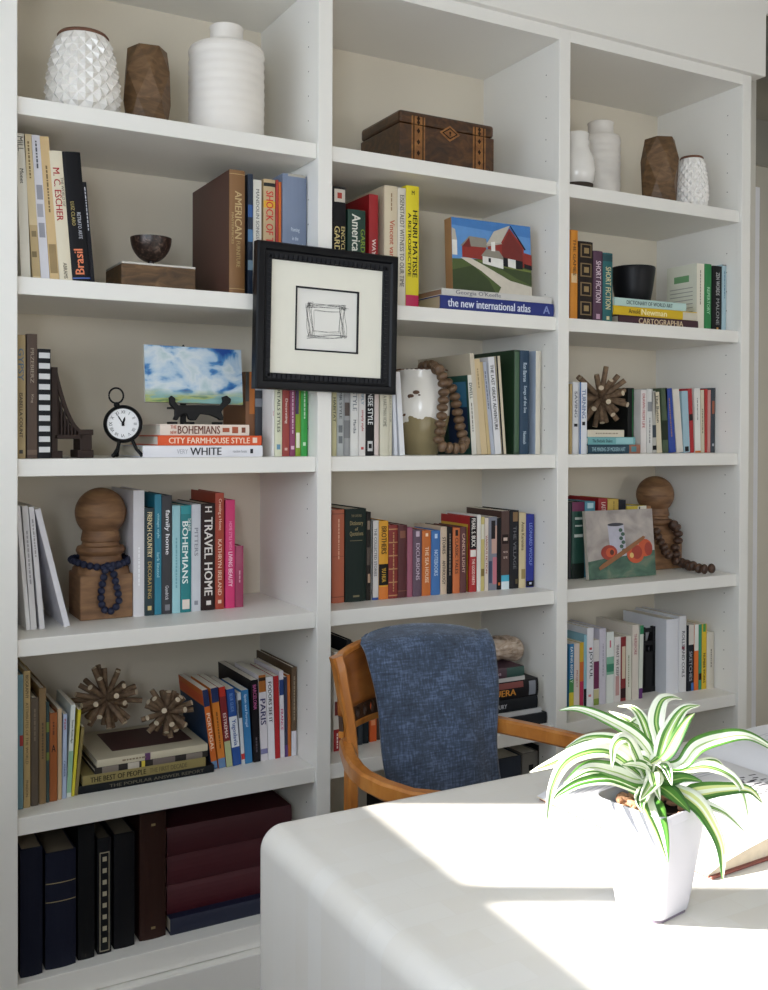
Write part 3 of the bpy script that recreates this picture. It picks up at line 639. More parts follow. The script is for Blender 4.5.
# ---- middle bay, fourth row
row(2, 4, ((338, 603), (530, 587.2)), [
    U(332.2, 344.0, 509.7, '#B8694A', 'salmon', bands=[(0.04, 0.05, '#8C4A32'), (0.5, 0.505, '#8C4A32'), (0.93, 0.94, '#8C4A32')], marks=('#E0B49A', 0.1, 0.5), rough=0.45, dep=0.19),
    U(345.0, 365.8, 508.7, '#1F2F2A', 'very thick dark green', t=[('Dictionary', '#A3956C', 0.13, 0.19, 0.62, 'h'), ('of', '#A3956C', 0.2, 0.235, 0.14, 'h'), ('Quotations', '#A3956C', 0.24, 0.3, 0.64, 'h'), ('THE OXFORD', '#8A7E5C', 0.06, 0.09, 0.5, 'h')], bands=[(0.34, 0.345, '#8A7E5C', 0.2, 0.8), (0.93, 0.95, '#8A7E5C', 0.35, 0.65)], dep=0.22),
    U(366.2, 370.6, 512, '#2A2420', 'slim ragged black', bands=[(0.1, 0.2, '#8C7A6A', 0.2, 0.8), (0.4, 0.6, '#5C4E44', 0.1, 0.9), (0.7, 0.8, '#B89C84', 0.3, 0.9)]),
    U(371.6, 378.4, 520.6, '#D6D3D0', 'white', t=[('THE COLLECTED STORIES', '#6A6A70', 0.1, 0.7, 0.4)], bands=[(0, 1, '#1E1E20', 0, 0.14), (0.97, 1, '#3A5AA0')]),
    U(378.8, 388.0, 521, '#DFA72B', 'yellow and black', t=[('BROTHERS', '#2A2418', 0.07, 0.42, 0.55), ('YU HUA', '#D9B23A', 0.6, 0.78, 0.45)], bands=[(0.55, 0.82, '#1E1C1A'), (0.84, 1, '#D98432')]),
    U(388.4, 397.4, 525, '#8C2A26', 'ornate red', bands=[(0.05 + 0.18 * i, 0.065 + 0.18 * i, '#C2976A') for i in range(6)], marks=('#C2976A', 0.1, 0.9)),
    U(397.8, 406.8, 525, '#5C1F24', 'dark maroon', bands=[(0.08, 0.18, '#8C5A44', 0.2, 0.8), (0.9, 0.91, '#8C5A44')]),
    U(407.2, 412.4, 527.5, '#A8667A', 'slim mauve'),
    U(412.9, 421.6, 530, '#6B5566', 'purple-grey', t=[('EXCURSIONS', '#C9B9C6', 0.2, 0.75, 0.42)], bands=[(0.02, 0.1, '#C9B9C6', 0.3, 0.7)]),
    U(422.0, 430.6, 530.6, '#C9752E', 'orange', t=[('THE SEA HOUSE', '#F0D8BC', 0.25, 0.8, 0.4)], bands=[(0.04, 0.09, '#F0D8BC', 0.35, 0.65)]),
    U(431.0, 440.0, 530.6, '#4379B5', 'mid blue', t=[('NOTEBOOKS', '#C4D9EE', 0.3, 0.7, 0.4)], bands=[(0.05, 0.12, '#C4D9EE', 0.35, 0.65)]),
    U(440.4, 446.6, 527, '#D2BFAA', 'pale beige', t=[('STORIES', '#3E3430', 0.15, 0.4, 0.5), ('ANTHOLOGY', '#3E3430', 0.5, 0.85, 0.5)]),
    U(447.0, 452.2, 527, '#1F1C1E', 'slim black', marks=('#9C8F84', 0.1, 0.7)),
    U(452.8, 459.6, 528, '#D07A45', 'pale orange', t=[('CLASSIC TALES', '#4A2A1C', 0.15, 0.7, 0.45)], bands=[(0.03, 0.12, '#3A2A24', 0.3, 0.7)]),
    U(460.0, 466.2, 527, '#6A3A3C', 'reddish brown', t=[('CANDLE LIGHT', '#D0B0A0', 0.1, 0.7, 0.45)]),
    U(469.4, 476.4, 517, '#B3262B', 'black and red', t=[('PEARL S. BUCK', '#ECE6E0', 0.02, 0.4, 0.55), ('THE GOOD EARTH', '#ECD8D0', 0.56, 0.9, 0.42)], bands=[(0.0, 0.43, '#1E1A1C'), (0.44, 0.53, '#E6E2DC', 0.1, 0.9)], dep=0.15, front=[(0.0, 1.0, 0.0, 1.0, '#D9B64A'), (0.0, 1.0, 0.9, 1.0, '#B3262B'), (0.0, 0.05, 0.0, 1.0, '#B3262B')]),
    U(476.8, 480.6, 515, '#E4E1DC', 'slim white', hard=False),
    U(481.0, 484.2, 517, '#CFC283', 'slim straw', hard=False, bands=[(0.1, 0.3, '#E0DCCB'), (0.7, 0.8, '#8C7A3C')]),
    U(484.6, 488.2, 518, '#DDD2C8', 'slim cream and red', hard=False, t=[('VARIOUS FICTION', '#A33A34', 0.1, 0.9, 0.5)]),
    U(488.6, 496.6, 517, '#8A8C98', 'grey portrait', hard=False, bands=[(0.12, 0.5, '#C9A99C', 0.35, 1.0), (0.05, 0.3, '#2A2628', 0.3, 0.8), (0.55, 0.92, '#C77F8C', 0.5, 1.0), (0.6, 0.9, '#3C4A6B', 0, 0.4)]),
    U(497.0, 500.8, 518, '#1C1B1E', 'slim jet black', bands=[(0.9, 0.94, '#C97A32', 0.3, 0.8)], hard=False),
    U(501.2, 509.0, 511, '#5A4038', 'brown face', hard=False, dep=0.18, bands=[(0.82, 0.9, '#4FB3CC'), (0.9, 1.0, '#DDE6EA'), (0.3, 0.42, '#2E1E1A', 0.1, 0.9), (0.34, 0.38, '#D9C6B8', 0.25, 0.75)], t=[('THE EYES', '#D9C6B8', 0.5, 0.55, 0.6, 'h'), ('OF ME', '#D9C6B8', 0.57, 0.62, 0.5, 'h')]),
    U(509.6, 518.4, 510.6, '#26262A', 'charcoal', dep=0.18, bands=[(0.02, 0.14, '#8C6F4A', 0.3, 0.9), (0.88, 0.94, '#6F5F3C', 0.6, 0.9)], t=[('THE VILLAGE', '#6F6F74', 0.2, 0.75, 0.35)]),
    U(519.0, 525.6, 512.8, '#D6C7A3', 'ivory', t=[('Anna Karenina', '#6A5838', 0.12, 0.5, 0.45)], bands=[(0.75, 0.88, '#A38F5C', 0.3, 0.9)]),
    U(526.2, 533.8, 514.4, '#24349A', 'royal blue', t=[('LEONARD WOOLF', '#8FA0DC', 0.12, 0.7, 0.4)], bands=[(0.91, 0.99, '#1A1A22'), (0.93, 0.96, '#D8DCE8', 0.35, 0.65)]),
])

# ---- middle bay, fifth row
row(2, 5, ((338, 751), (375, 741)), [
    U(333.5, 341.0, 652, '#DAD4CC', 'white and red', bands=[(0.78, 1.0, '#A8262C'), (0.5, 0.64, '#7A2A28', 0.15, 0.85)], marks=('#F0E0DC', 0.82, 0.97), hard=False),
    U(341.6, 345.0, 654, '#DDDAD2', 'slim white', marks=('#4A4A4C', 0.3, 0.9), hard=False),
    U(346.0, 351.0, 640, '#22252C', 'black'),
    U(352.0, 357.0, 644, '#2A2E36', 'dark slate'),
    U(357.6, 362.6, 650, '#34404A', 'grey-blue'),
    U(363.0, 368.6, 655, '#232A30', 'dark grey'),
    U(369.6, 376.6, 660, '#D9692A', 'orange', bands=[(0.7, 0.8, '#E8A070', 0.2, 0.8)]),
    U(377.2, 384.0, 655, '#5A4A44', 'brown'),
])
ST_SH = stack(2, 5, 0.04, [
    (440, 548, 11.5, '#22242A', 'charcoal', dict(dep=0.24, y=0.03)),
    (434, 543, 4.6, '#C9CACC', 'thin white magazine', dict(dep=0.24, hard=False, y=0.035)),
    (438, 538.6, 12.5, '#202329', 'black pale-lettered', dict(dep=0.23, t=[('TWENTIETH CENTURY', '#C9CCD2', 0.22, 0.68, 0.34)])),
    (440, 539, 18.0, '#1D1B1E', 'black gold-lettered', dict(dep=0.23, t=[('MOSQUERA', '#D69A3C', 0.3, 0.76, 0.42, 'd', 0.36)], bands=[(0.1, 0.84, '#8A4A44', 0.62, 0.95), (0.3, 0.55, '#B9A9A4', 0.66, 0.9), (0.9, 0.97, '#8C9098', 0.1, 0.9)])),
    (446, 526, 4.0, '#C7C6C4', 'thin pale', dict(dep=0.2, hard=False)),
    (450, 525, 10.0, '#5C4450', 'mauve and green', dict(dep=0.2, bands=[(0.76, 1.0, '#3A5C55')], t=[('Treasures', '#B9A9B4', 0.3, 0.72, 0.36)])),
], 'dark pile')

# ---- middle bay, bottom row
row(2, 6, 0.07, [
    U(395, 420, 800, '#1B1E26', 'thick black'),
    U(421, 450, 802, '#20232C', 'broad black'),
    U(451, 476, 800, '#1D1F24', 'wide black'),
    U(477, 495, 806, '#2A2F36', 'dark grey'),
    U(498, 522.5, 757, '#2B3648', 'thick blue-black', ref='left of the grey binder'),
    U(524.0, 539.5, 752, '#8C8880', 'grey box-file', bands=[(0.13, 0.19, '#1A1A1A', 0.36, 0.66)], ref='with a finger hole in its spine'),
    U(541.0, 549.0, 744, '#1D2026', 'black', ref='right of the grey binder'),
])

# ---- right bay, second row
row(3, 2, 0.05, [
    U(569.5, 576.6, 230, '#D9962F', 'orange', t=[('THE GAMES', '#6B4A1C', 0.1, 0.5, 0.4)], bands=[(0.48, 0.58, '#E3C9A0', 0.1, 0.9)]),
    U(577.2, 591.6, 241.7, '#2A211F', 'ornate dark brown', bands=[(0.03 + 0.24 * i, 0.2 + 0.24 * i, '#8C7650', 0.12, 0.88) for i in range(4)] + [(0.045 + 0.24 * i, 0.185 + 0.24 * i, '#2A211F', 0.2, 0.8) for i in range(4)] + [(0.08 + 0.24 * i, 0.15 + 0.24 * i, '#A38C60', 0.33, 0.67) for i in range(4)]),
    U(592.2, 601.4, 251, '#5C3A54', 'purple', t=[('SHORT FICTION', '#DCCBD4', 0.14, 0.72, 0.55)], bands=[(0.88, 0.95, '#C9A9BC', 0.3, 0.7)]),
    U(601.8, 611.4, 253, '#1F6F72', 'teal', t=[('SHORT FICTION', '#D6CFA8', 0.2, 0.8, 0.55)], bands=[(0.02, 0.12, '#174F56'), (0.9, 0.95, '#D6CFA8', 0.35, 0.65)]),
])
ST_BOWL = stack(3, 2, 0.045, [
    (617.7, 697.0, 9.0, '#4A2230', 'maroon', dict(dep=0.24, page='#B7AD9C', t=[('CARTOGRAPHIA', '#D9C6A8', 0.24, 0.8, 0.62)])),
    (612.5, 696.0, 8.6, '#D9BA1E', 'yellow', dict(dep=0.23, t=[('Arnold', '#5A4A14', 0.17, 0.3, 0.5), ('Newman', '#F2E8B8', 0.32, 0.62, 0.7)], bands=[(0.82, 1.0, '#D3CDBD', 0.0, 0.9)])),
    (613.5, 685.0, 7.8, '#BFD6D0', 'mint', dict(dep=0.22, t=[('DICTIONARY OF WORLD ART', '#4A5C5A', 0.16, 0.8, 0.5)])),
], 'bowl pile')
row(3, 2, 0.05, [
    U(695.6, 703.0, 263.4, '#E4DFD0', 'cream', ref='with a printed white cover', dep=0.13, hard=False, front=[(0, 1, 0, 1, '#DFE0D2'), (0.25, 0.75, 0.74, 0.84, '#7FAE80')] + [(0.12, 0.88, 0.22 + 0.06 * i, 0.232 + 0.06 * i, '#A9AAA0') for i in range(8)], marks=('#8C887A', 0.1, 0.6)),
    U(703.4, 710.2, 264, '#2C8A4E', 'bright green', t=[('REPERTORY', '#A9D6B4', 0.35, 0.75, 0.42)]),
    U(711.4, 720.4, 266, '#1C1C1E', 'black', t=[('ZEN WORDS', '#B9B9B9', 0.1, 0.45, 0.4), ('MALONE', '#9A9A9A', 0.5, 0.9, 0.35)], bands=[(0.94, 0.97, '#D9A95C', 0.4, 0.6)]),
    U(721.0, 732.0, 265, '#B4CCD4', 'pale blue', dep=0.2, marks=('#6F8FA3', 0.1, 0.5), bands=[(0, 0.02, '#8C8C8C')]),
], start=2.02)

# ---- right bay, third row
row(3, 3, 0.05, [
    U(569.6, 572.0, 384, '#B9A577', 'slim tan'),
    U(572.6, 578.2, 382, '#DCDDE0', 'white', t=[('SAVING', '#6C7080', 0.12, 0.5, 0.5)], bands=[(0.58, 0.62, '#26262C', 0.2, 0.8)]),
    U(579.4, 586.8, 382.5, '#E2E5EA', 'white and blue', t=[('TURNING', '#6A7FA8', 0.1, 0.5, 0.5)], bands=[(0, 1, '#2A6CA8', 0, 0.15), (0.55, 0.6, '#26262C', 0.3, 0.7)]),
])
ST_TW = stack(3, 3, 0.045, [
    (588.2, 640.0, 9.0, '#22495A', 'dark teal', dict(dep=0.2, t=[('THE MAKING OF MODERN ART', '#A9C6CE', 0.06, 0.7, 0.45)], bands=[(0.78, 1.0, '#A3705C'), (0.82, 0.92, '#5C8C94', 0.2, 0.8)])),
    (588.2, 635.0, 7.4, '#7FB6B9', 'light teal', dict(dep=0.19, t=[('The Bedside Shakes', '#2F5A60', 0.08, 0.5, 0.45)], bands=[(0.58, 0.95, '#A3CDD0', 0.1, 0.9)])),
    (588.2, 624.0, 7.0, '#DAD3C2', 'cream', dict(dep=0.17, hard=False, marks=('#A39C8A', 0.2, 0.8))),
], 'little pile')
row(3, 3, 0.092, [
    U(627.6, 633.6, 388, '#17191B', 'black', y=0.12, ref='with green spine line behind the twig burst', dep=0.2, bands=[(0.02, 0.95, '#2F8F4F', 0.7, 0.82)]),
    U(640.6, 646.2, 390, '#E4DFDC', 'white with red lettering', dep=0.16, hard=False, t=[('DRAWN FROM LIFE', '#B3363A', 0.06, 0.6, 0.45)], ref='right of the little pile'),
    U(646.8, 652.4, 389, '#DDDCDA', 'greyish white', hard=False, bands=[(0.2, 0.35, '#9A9C9E', 0.1, 0.9)], marks=('#77787A', 0.45, 0.8)),
    U(652.8, 656.6, 391, '#C2C0BA', 'slim speckled grey', lean=-1, hard=False, bands=[(0.55, 0.75, '#3C4A56'), (0.88, 0.95, '#1F1F22')]),
    U(657.2, 662.2, 392, '#D9CFB8', 'cream', lean=-3, hard=False, t=[('The Button', '#3A3C44', 0.05, 0.5, 0.5)]),
    U(662.8, 668.6, 388, '#4F6148', 'moss green', lean=-1.5, hard=False, bands=[(0.5, 0.8, '#2E3A2C')], dep=0.2),
    U(669.6, 676.2, 388.5, '#2F4FA3', 'cobalt blue', lean=-4.5, hard=False, marks=('#B58A5C', 0.15, 0.75)),
    U(677.0, 683.4, 389, '#DED8CF', 'white', lean=-4.5, hard=False),
    U(684.0, 690.2, 391, '#A9C3CE', 'pale blue', lean=-2.5, hard=False, bands=[(0.9, 0.98, '#1F1F24', 0.2, 0.8)]),
    U(690.6, 694.2, 388.5, '#B3262E', 'slim crimson', lean=-2.5, hard=False, bands=[(0.4, 0.5, '#2A2426')]),
    U(695.2, 700.8, 388.5, '#E4E2DC', 'bright white', lean=-0.8, hard=False, marks=('#8C8C8A', 0.15, 0.5), bands=[(0.97, 1, '#D98A3C')]),
    U(701.2, 704.6, 390, '#D2C9B4', 'slim stone', lean=-0.6, hard=False, marks=('#7A7464', 0.3, 0.7)),
    U(704.9, 707.2, 389, '#B8332F', 'slim red', hard=False),
    U(707.5, 710.4, 390, '#C99A94', 'slim dusty pink', hard=False),
    U(710.8, 714.8, 388, '#3A4650', 'dark slate', dep=0.2, bands=[(0.2, 0.4, '#A3624A', 0.2, 0.8), (0.86, 0.9, '#C9CCD0', 0.3, 0.7)]),
], start=1.80)

# ---- right bay, fourth row (behind the still life)
row(3, 4, ((572, 579), (650, 572)), [
    U(569.0, 571.0, 503, '#3A3A3C', 'slim dark grey'),
    U(571.6, 584.0, 502, '#2F5C50', 'dark green', bands=[(0.0, 0.12, '#7A2A5A'), (0.2, 0.23, '#D6DDD6', 0.2, 0.8), (0.3, 0.32, '#D6DDD6', 0.2, 0.8), (0.42, 0.46, '#D6DDD6', 0.15, 0.85), (0.8, 1, '#26302C')], dep=0.16),
    U(584.6, 594.6, 501.5, '#5FA0B4', 'sky blue', bands=[(0.02, 0.09, '#C4DDE4', 0.2, 0.8)], y=0.17),
    U(598.0, 607.0, 498.5, '#A82028', 'scarlet', y=0.17, t=[('LAST', '#E8D4CC', 0.05, 0.16, 0.6, 'd')]),
    U(607.4, 618.0, 499, '#CFB45C', 'gold', y=0.17, marks=('#8A7430', 0.03, 0.2)),
    U(618.4, 625.4, 500, '#2A2C36', 'navy-black', y=0.17),
    U(626.0, 646.0, 506, '#D6C24A', 'thick yellow and white', y=0.18, dep=0.16, bands=[(0.0, 0.06, '#E2DFD2', 0.5, 1), (0.01, 0.05, '#26262C', 0.55, 0.62)]),
    U(646.3, 650.6, 506, '#A97C50', 'slim tan', y=0.18, dep=0.15),
])

# ---- right bay, fifth row
row(3, 5, ((570, 709), (641, 698.5)), [
    U(569.0, 573.6, 644, '#2F86B8', 'blue, green and yellow', hard=False, bands=[(0.55, 0.75, '#4F9A5A'), (0.75, 1.0, '#D6C83C')], t=[('EATING RIGHTLY', '#E6EEE8', 0.05, 0.6, 0.5)]),
    U(574.0, 579.2, 643.5, '#DDD3CC', 'white red-printed', hard=False, t=[('PROJECT', '#B36A64', 0.35, 0.75, 0.4)]),
    U(579.5, 583.4, 642.5, '#D3B534', 'yellow and magenta', hard=False, bands=[(0.3, 0.6, '#D0772E'), (0.6, 1.0, '#B8245C')]),
    U(583.7, 586.4, 635, '#9CC7D6', 'slim pale blue', bands=[(0.75, 1, '#22262C')]),
    U(586.8, 593.2, 628, '#E8E8EC', 'tall white', dep=0.19, t=[('JOYFUL', '#5C5E68', 0.28, 0.66, 0.6)], bands=[(0.25, 0.28, '#C94A54', 0.3, 0.7), (0.85, 0.88, '#D98A8C', 0.2, 0.6)]),
    U(593.6, 598.8, 640, '#DCDAD8', 'white and purple', hard=False, bands=[(0.33, 0.75, '#7A2A5C'), (0.76, 0.9, '#CFC9A0'), (0.9, 1, '#8FA34A')]),
    U(599.2, 605.6, 628.5, '#D3CFDA', 'pale lilac', dep=0.17, marks=('#A9A3B4', 0.2, 0.6)),
    U(606.4, 613.6, 632, '#E2E6E2', 'white green-splashed', hard=False, bands=[(0.35, 0.6, '#8FBFA8'), (0.45, 0.56, '#3F8F74'), (0.12, 0.22, '#C97A8A', 0.4, 0.6)]),
    U(614.2, 620.4, 637, '#E3DEDB', 'white grey-lettered', hard=False, t=[('WHAT WE KEEP', '#7A6F70', 0.12, 0.6, 0.45)], bands=[(0.6, 0.9, '#C9A3A0', 0.2, 0.8)]),
    U(620.8, 625.6, 637, '#8F2A2E', 'dark red and cream', hard=False, bands=[(0.15, 0.65, '#D9CBB4', 0.2, 0.9), (0.8, 0.95, '#3A2022')]),
    U(626.0, 631.0, 636, '#DDDcD0'.upper(), 'pale ivory', hard=False, marks=('#8A9470', 0.3, 0.8)),
    U(632.0, 638.2, 625, '#E0D8CE', 'cream', hard=False, dep=0.17, t=[('THEREFORE', '#B06A70', 0.12, 0.4, 0.42)]),
    U(638.6, 642.2, 625.5, '#D9DDD4', 'slim white and green', hard=False, lean=1.5, bands=[(0.0, 0.12, '#2F8F63'), (0.86, 1, '#6B2A7A')]),
])
row(3, 5, ((665, 694.5), (716, 687.5)), [
    U(665.2, 678.2, 619, '#E2E3E8', 'very thick white', ref='right of the black bridge bookend', dep=0.2, rough=0.25),
    U(678.7, 686.0, 616, '#DEDEDF', 'tall white', dep=0.2, t=[('ROLLS AND COILS', '#5E5E66', 0.2, 0.8, 0.4)], bands=[(0.4, 0.44, '#8C2A4A', 0.3, 0.7)]),
    U(687.2, 693.6, 625, '#20242E', 'black', dep=0.16, hard=False, t=[('SKETCHES', '#A9ACB4', 0.4, 0.85, 0.45)], bands=[(0.0, 0.3, '#D9D3CA', 0.2, 1.0), (0.88, 1, '#3A78B8', 0.6, 1)]),
    U(694.0, 698.2, 624.5, '#E07A2C', 'orange and white', hard=False, bands=[(0.0, 0.4, '#E4E2DC')]),
    U(698.5, 701.4, 624.5, '#2F9A78', 'slim green', hard=False, bands=[(0.75, 0.85, '#1E1E20')]),
    U(701.7, 706.2, 624, '#E0C02C', 'yellow', hard=False, t=[('NUMBER WORKS', '#2A2618', 0.45, 0.9, 0.5)], bands=[(0.0, 0.12, '#3F9A4A', 0.2, 0.8)]),
    U(706.6, 716.0, 632, '#D9D3C6', 'wide ivory', hard=True, dep=0.14, marks=('#5C5850', 0.3, 0.6)),
], start=2.0)

# ================================================================== ORNAMENTS
def scale_at(Y, x):                           # metres per pixel across, up, at depth Y near pixel column x
    return (on_y(x + 1, 446, Y).x - on_y(x, 446, Y).x), (on_y(x, 445, Y).z - on_y(x, 446, Y).z)

BROWNC = mat('#6E4A38', 0.7, 0.1)
def pinecone_vase(x0, x1, top, Y, z, label):
    xc = on_y((x0 + x1) / 2, 100, Y).x; R = (x1 - x0) / 2 * px_size(on_y((x0 + x1) / 2, 100, Y)) * 0.96
    H = on_y((x0 + x1) / 2, top, Y - R * 0.1).z - z - R * 0.14
    o = thing('pinecone_vase', label, 'vase', (xc, Y, z), (0, 0, 0.15), 'white pine cone vases')
    m = MB(); N, NR = 15, 11
    def rad(t):
        K = [(0, 0.84), (0.12, 0.95), (0.25, 1.0), (0.5, 0.95), (0.75, 0.85), (1.0, 0.70)]
        for (t0, r0), (t1, r1) in zip(K[:-1], K[1:]):
            if t <= t1: return R * 0.97 * (r0 + (r1 - r0) * (t - t0) / (t1 - t0))
        return R * 0.68
    def P(i, j, out=0.0, dz=0.0):
        t = i / NR; a = (j + 0.5 * (i % 2)) * 2 * PI / N; r = rad(t) + out
        return (r * math.cos(a), r * math.sin(a), H * (0.04 + 0.92 * t) + dz)
    for i in range(1, NR):
        for j in range(N):
            k = j - 1 if i % 2 == 0 else j
            L, Rr = P(i, j - 0), P(i, j + 1)
            jj = j + (0 if i % 2 == 0 else 1)
            T, B = P(i + 1, jj), P(i - 1, jj)
            a = (j + 0.5 + 0.5 * (i % 2)) * 2 * PI / N; r = rad(i / NR) + R * 0.115
            Cc = (r * math.cos(a), r * math.sin(a), H * (0.04 + 0.92 * i / NR) - H * 0.026)
            m.add([L, Rr, T, B, Cc], [(0, 3, 4), (3, 1, 4), (1, 2, 4), (2, 0, 4)], 0)
    m.build('scaled_body', GLAZE, o, fix=False, smooth=38)
    c = MB(); c.lathe([(rad(i / 12) * 0.985, H * (0.02 + 0.95 * i / 12)) for i in range(13)], 36)
    c.build('core', GLAZE, o, smooth=40)
    rm = MB(); rr = rad(1.0)
    rm.lathe([(rr * 1.0, H * 0.955), (rr * 1.05, H * 0.975), (rr * 0.98, H), (rr * 0.8, H), (rr * 0.75, H * 0.9), (0.001, H * 0.85)], 30, cap=False)
    rm.build('rim', BROWNC, o, smooth=40)
    bs = MB(); bs.lathe([(rad(0) * 0.9, 0), (rad(0) * 0.98, H * 0.045)], 30); bs.build('foot', BROWNC, o, smooth=40)
    return o
def faceted_vase(x0, x1, top, Y, z, label, rz):
    xc = on_y((x0 + x1) / 2, 100, Y).x; R = (x1 - x0) / 2 * px_size(on_y((x0 + x1) / 2, 100, Y)) * 1.02
    H = on_y((x0 + x1) / 2, top, Y - R * 0.8).z - z
    m = MB(); n = 6; rings = [(0.0, 0.84, 0.0), (0.30, 1.0, 0.5), (0.64, 0.94, 0.0), (0.90, 1.02, 0.5), (1.0, 0.80, 0.0)]
    rings = [(0.0, 0.90, 0.0), (0.34, 1.0, 0.5), (0.70, 1.03, 0.0), (1.0, 0.84, 0.5)]
    vs = []; fs = []
    for t, r, tw in rings:
        for k in range(n):
            a = 2 * PI * (k + tw) / n; vs.append((R * r * math.cos(a), R * r * math.sin(a), H * t))
    for i in range(len(rings) - 1):
        for k in range(n):
            k2 = (k + 1) % n; A, B = i * n, (i + 1) * n
            if rings[i][2] == 0: fs += [(A + k, A + k2, B + k), (A + k2, B + k2, B + k)]
            else: fs += [(A + k, B + k2, B + k), (A + k, A + k2, B + k2)]
    top_i = (len(rings) - 1) * n
    vs += [(v[0] * 0.45, v[1] * 0.45, v[2]) for v in vs[top_i:top_i + n]] + [(v[0] * 0.42, v[1] * 0.42, H * 0.75) for v in vs[top_i:top_i + n]]
    for k in range(n):
        k2 = (k + 1) % n
        fs += [(top_i + k, top_i + k2, top_i + n + k2, top_i + n + k), (top_i + n + k, top_i + n + k2, top_i + 2 * n + k2, top_i + 2 * n + k)]
    fs += [tuple(reversed(range(n))), tuple(range(top_i + 2 * n, top_i + 3 * n))]
    m.add(vs, fs)
    o = m.build('faceted_vase', MANGO, bevel=0.0012, loc=(xc, Y, z), rot=(0, 0, rz))
    return tag(o, label, 'vase', 'faceted wooden vases')
def bottle_vase(x0, x1, top, shoulder, nx0, nx1, Y, z, label):
    xm = (x0 + x1) / 2; xc = on_y(xm, 100, Y).x; ps = px_size(on_y(xm, 100, Y)); R = (x1 - x0) / 2 * ps
    r2 = (nx1 - nx0) / 2 * ps
    H = on_y(xm, top, Y - r2).z - z; S = on_y(xm, shoulder, Y - R * 0.85).z - z
    pr = [(0.001, 0.0), (R * 0.97, 0.0), (R, 0.006)]
    n = 44
    for i in range(n + 1):
        t = i / n; pr.append((R * (1.0 - 0.012 * (1 - math.sin(PI * t))) + 0.0010 * math.sin(t * 60) * (0.4 + t), 0.008 + (S - 0.022) * t))
    for i in range(7):
        a = PI / 2 * i / 6; pr.append((R - (R - r2) * 0.9 * (1 - math.cos(a)) * 0.55, S - 0.014 + 0.014 * math.sin(a)))
    pr += [(r2 * 1.06, S + 0.002), (r2, S + 0.007), (r2 * 0.98, H - 0.006), (r2 * 1.03, H - 0.002), (r2 * 0.97, H), (r2 * 0.86, H), (r2 * 0.8, H - 0.03), (0.001, S)]
    m = MB(); m.lathe(pr, 56, cap=False)
    o = m.build('bottle_vase', MATTEW, smooth=50, loc=(xc, Y, z))
    return tag(o, label, 'vase', 'white stoneware bottle vases')

z1 = SZ[1] + 0.0004
pinecone_vase(46.5, 120, 29.5, 0.10, z1, 'white pine cone textured vase with brown rim, left bay top shelf')
faceted_vase(124.5, 170, 43, 0.11, z1, 'faceted dark wooden vase between two white vases, left bay top shelf', 0.35)
bottle_vase(189, 264, 21, 35.5, 209, 242, 0.13, z1, 'large ribbed white stoneware bottle vase, left bay top shelf')
pinecone_vase(675, 709, 155, 0.075, z1, 'white pine cone textured vase with brown rim, right bay top shelf')
faceted_vase(642, 678, 134, 0.10, z1, 'faceted wooden vase left of the pine cone vase, right bay top shelf', 0.1)
bottle_vase(581, 620.5, 118, 130.5, 580.5, 606, 0.24, z1, 'tall ribbed white stoneware bottle vase, right bay top shelf')
# small vase with a dark foot
Y = 0.10; xc = on_y(577, 150, Y).x; R = 18.5 * px_size(on_y(577, 150, Y)); H = on_y(580, 130, Y - R * 0.6).z - z1
o = thing('glazed_vase', 'small rounded cream vase with dark unglazed foot, partly behind the post', 'vase', (xc, Y, z1))
m = MB(); m.lathe([(R * 0.72, H * 0.12), (R * 0.93, H * 0.22), (R, H * 0.38), (R * 0.93, H * 0.56), (R * 0.74, H * 0.7), (R * 0.64, H * 0.78), (R * 0.68, H * 0.84), (R * 0.62, H * 0.88), (R * 0.66, H * 0.97), (R * 0.6, H), (R * 0.5, H), (R * 0.45, H * 0.8), (0.001, H * 0.7)], 40, cap=False)
m.build('body', GLAZE, o, smooth=50)
m = MB(); m.lathe([(R * 0.70, 0), (R * 0.86, H * 0.1), (R * 0.88, H * 0.16), (R * 0.72, H * 0.16)], 40); m.build('foot', mat('#3B3026', 0.8), o, smooth=40)

# ---- inlaid wooden chest, middle bay top shelf
WALNUT = ramp_mat('burr_walnut', [(0.25, '#221307'), (0.5, '#422610'), (0.78, '#66421E')], (22, 22, 30), 0.3, dist=1.8, coat=0.4)
INLAY = ramp_mat('satinwood_inlay', [(0.3, '#6E4420'), (0.7, '#A3703A')], (40, 40, 40), 0.35, dist=1.0)
Y = 0.095; xl, xr = on_y(399.5, 130, Y).x, on_y(494, 150, Y).x; W = xr - xl
H = on_y(446, 117, Y).z - z1
o = thing('inlaid_chest', 'dark burr walnut wooden chest with inlaid bands, middle bay top shelf', 'box', (xl, Y, z1))
D_ = 0.225; HB = on_y(446, 130, Y).z - z1
m = MB(); m.box(0, W, 0, D_, 0, HB - 0.001); chest_body = m.build('body', WALNUT, o, bevel=0.002)
m = MB(); m.box(0, W, 0, D_, HB + 0.001, H); lid = m.build('lid', WALNUT, o, bevel=0.008)
sx = W / 94.5
for a, c in ((11.5, 24.5), (72.5, 85.5)):
    m = MB()
    for (za, zb) in ((0.002, HB - 0.001), (HB + 0.001, H - 0.013)):
        m.box(a * sx, c * sx, -0.0008, 0.001, za, zb, 0)
        for q in (0.3, 1.4): m.box((a + (c - a) * (0.12 if q < 1 else 0.8)) * sx, (a + (c - a) * (0.2 if q < 1 else 0.88)) * sx, -0.0012, 0, za, zb, 1)
        n = 4 if zb < H * 0.8 else 2
        for i in range(n):
            zc = za + (zb - za) * (i + 0.5) / n; xc = (a + c) / 2 * sx; e = 0.0055
            m.prism([(xc - e, zc), (xc, zc - e * 1.4), (xc + e, zc), (xc, zc + e * 1.4)], -0.0012, 0, 1)
    m.build('inlaid_band', [INLAY, mat('#241208', 0.4)], o)
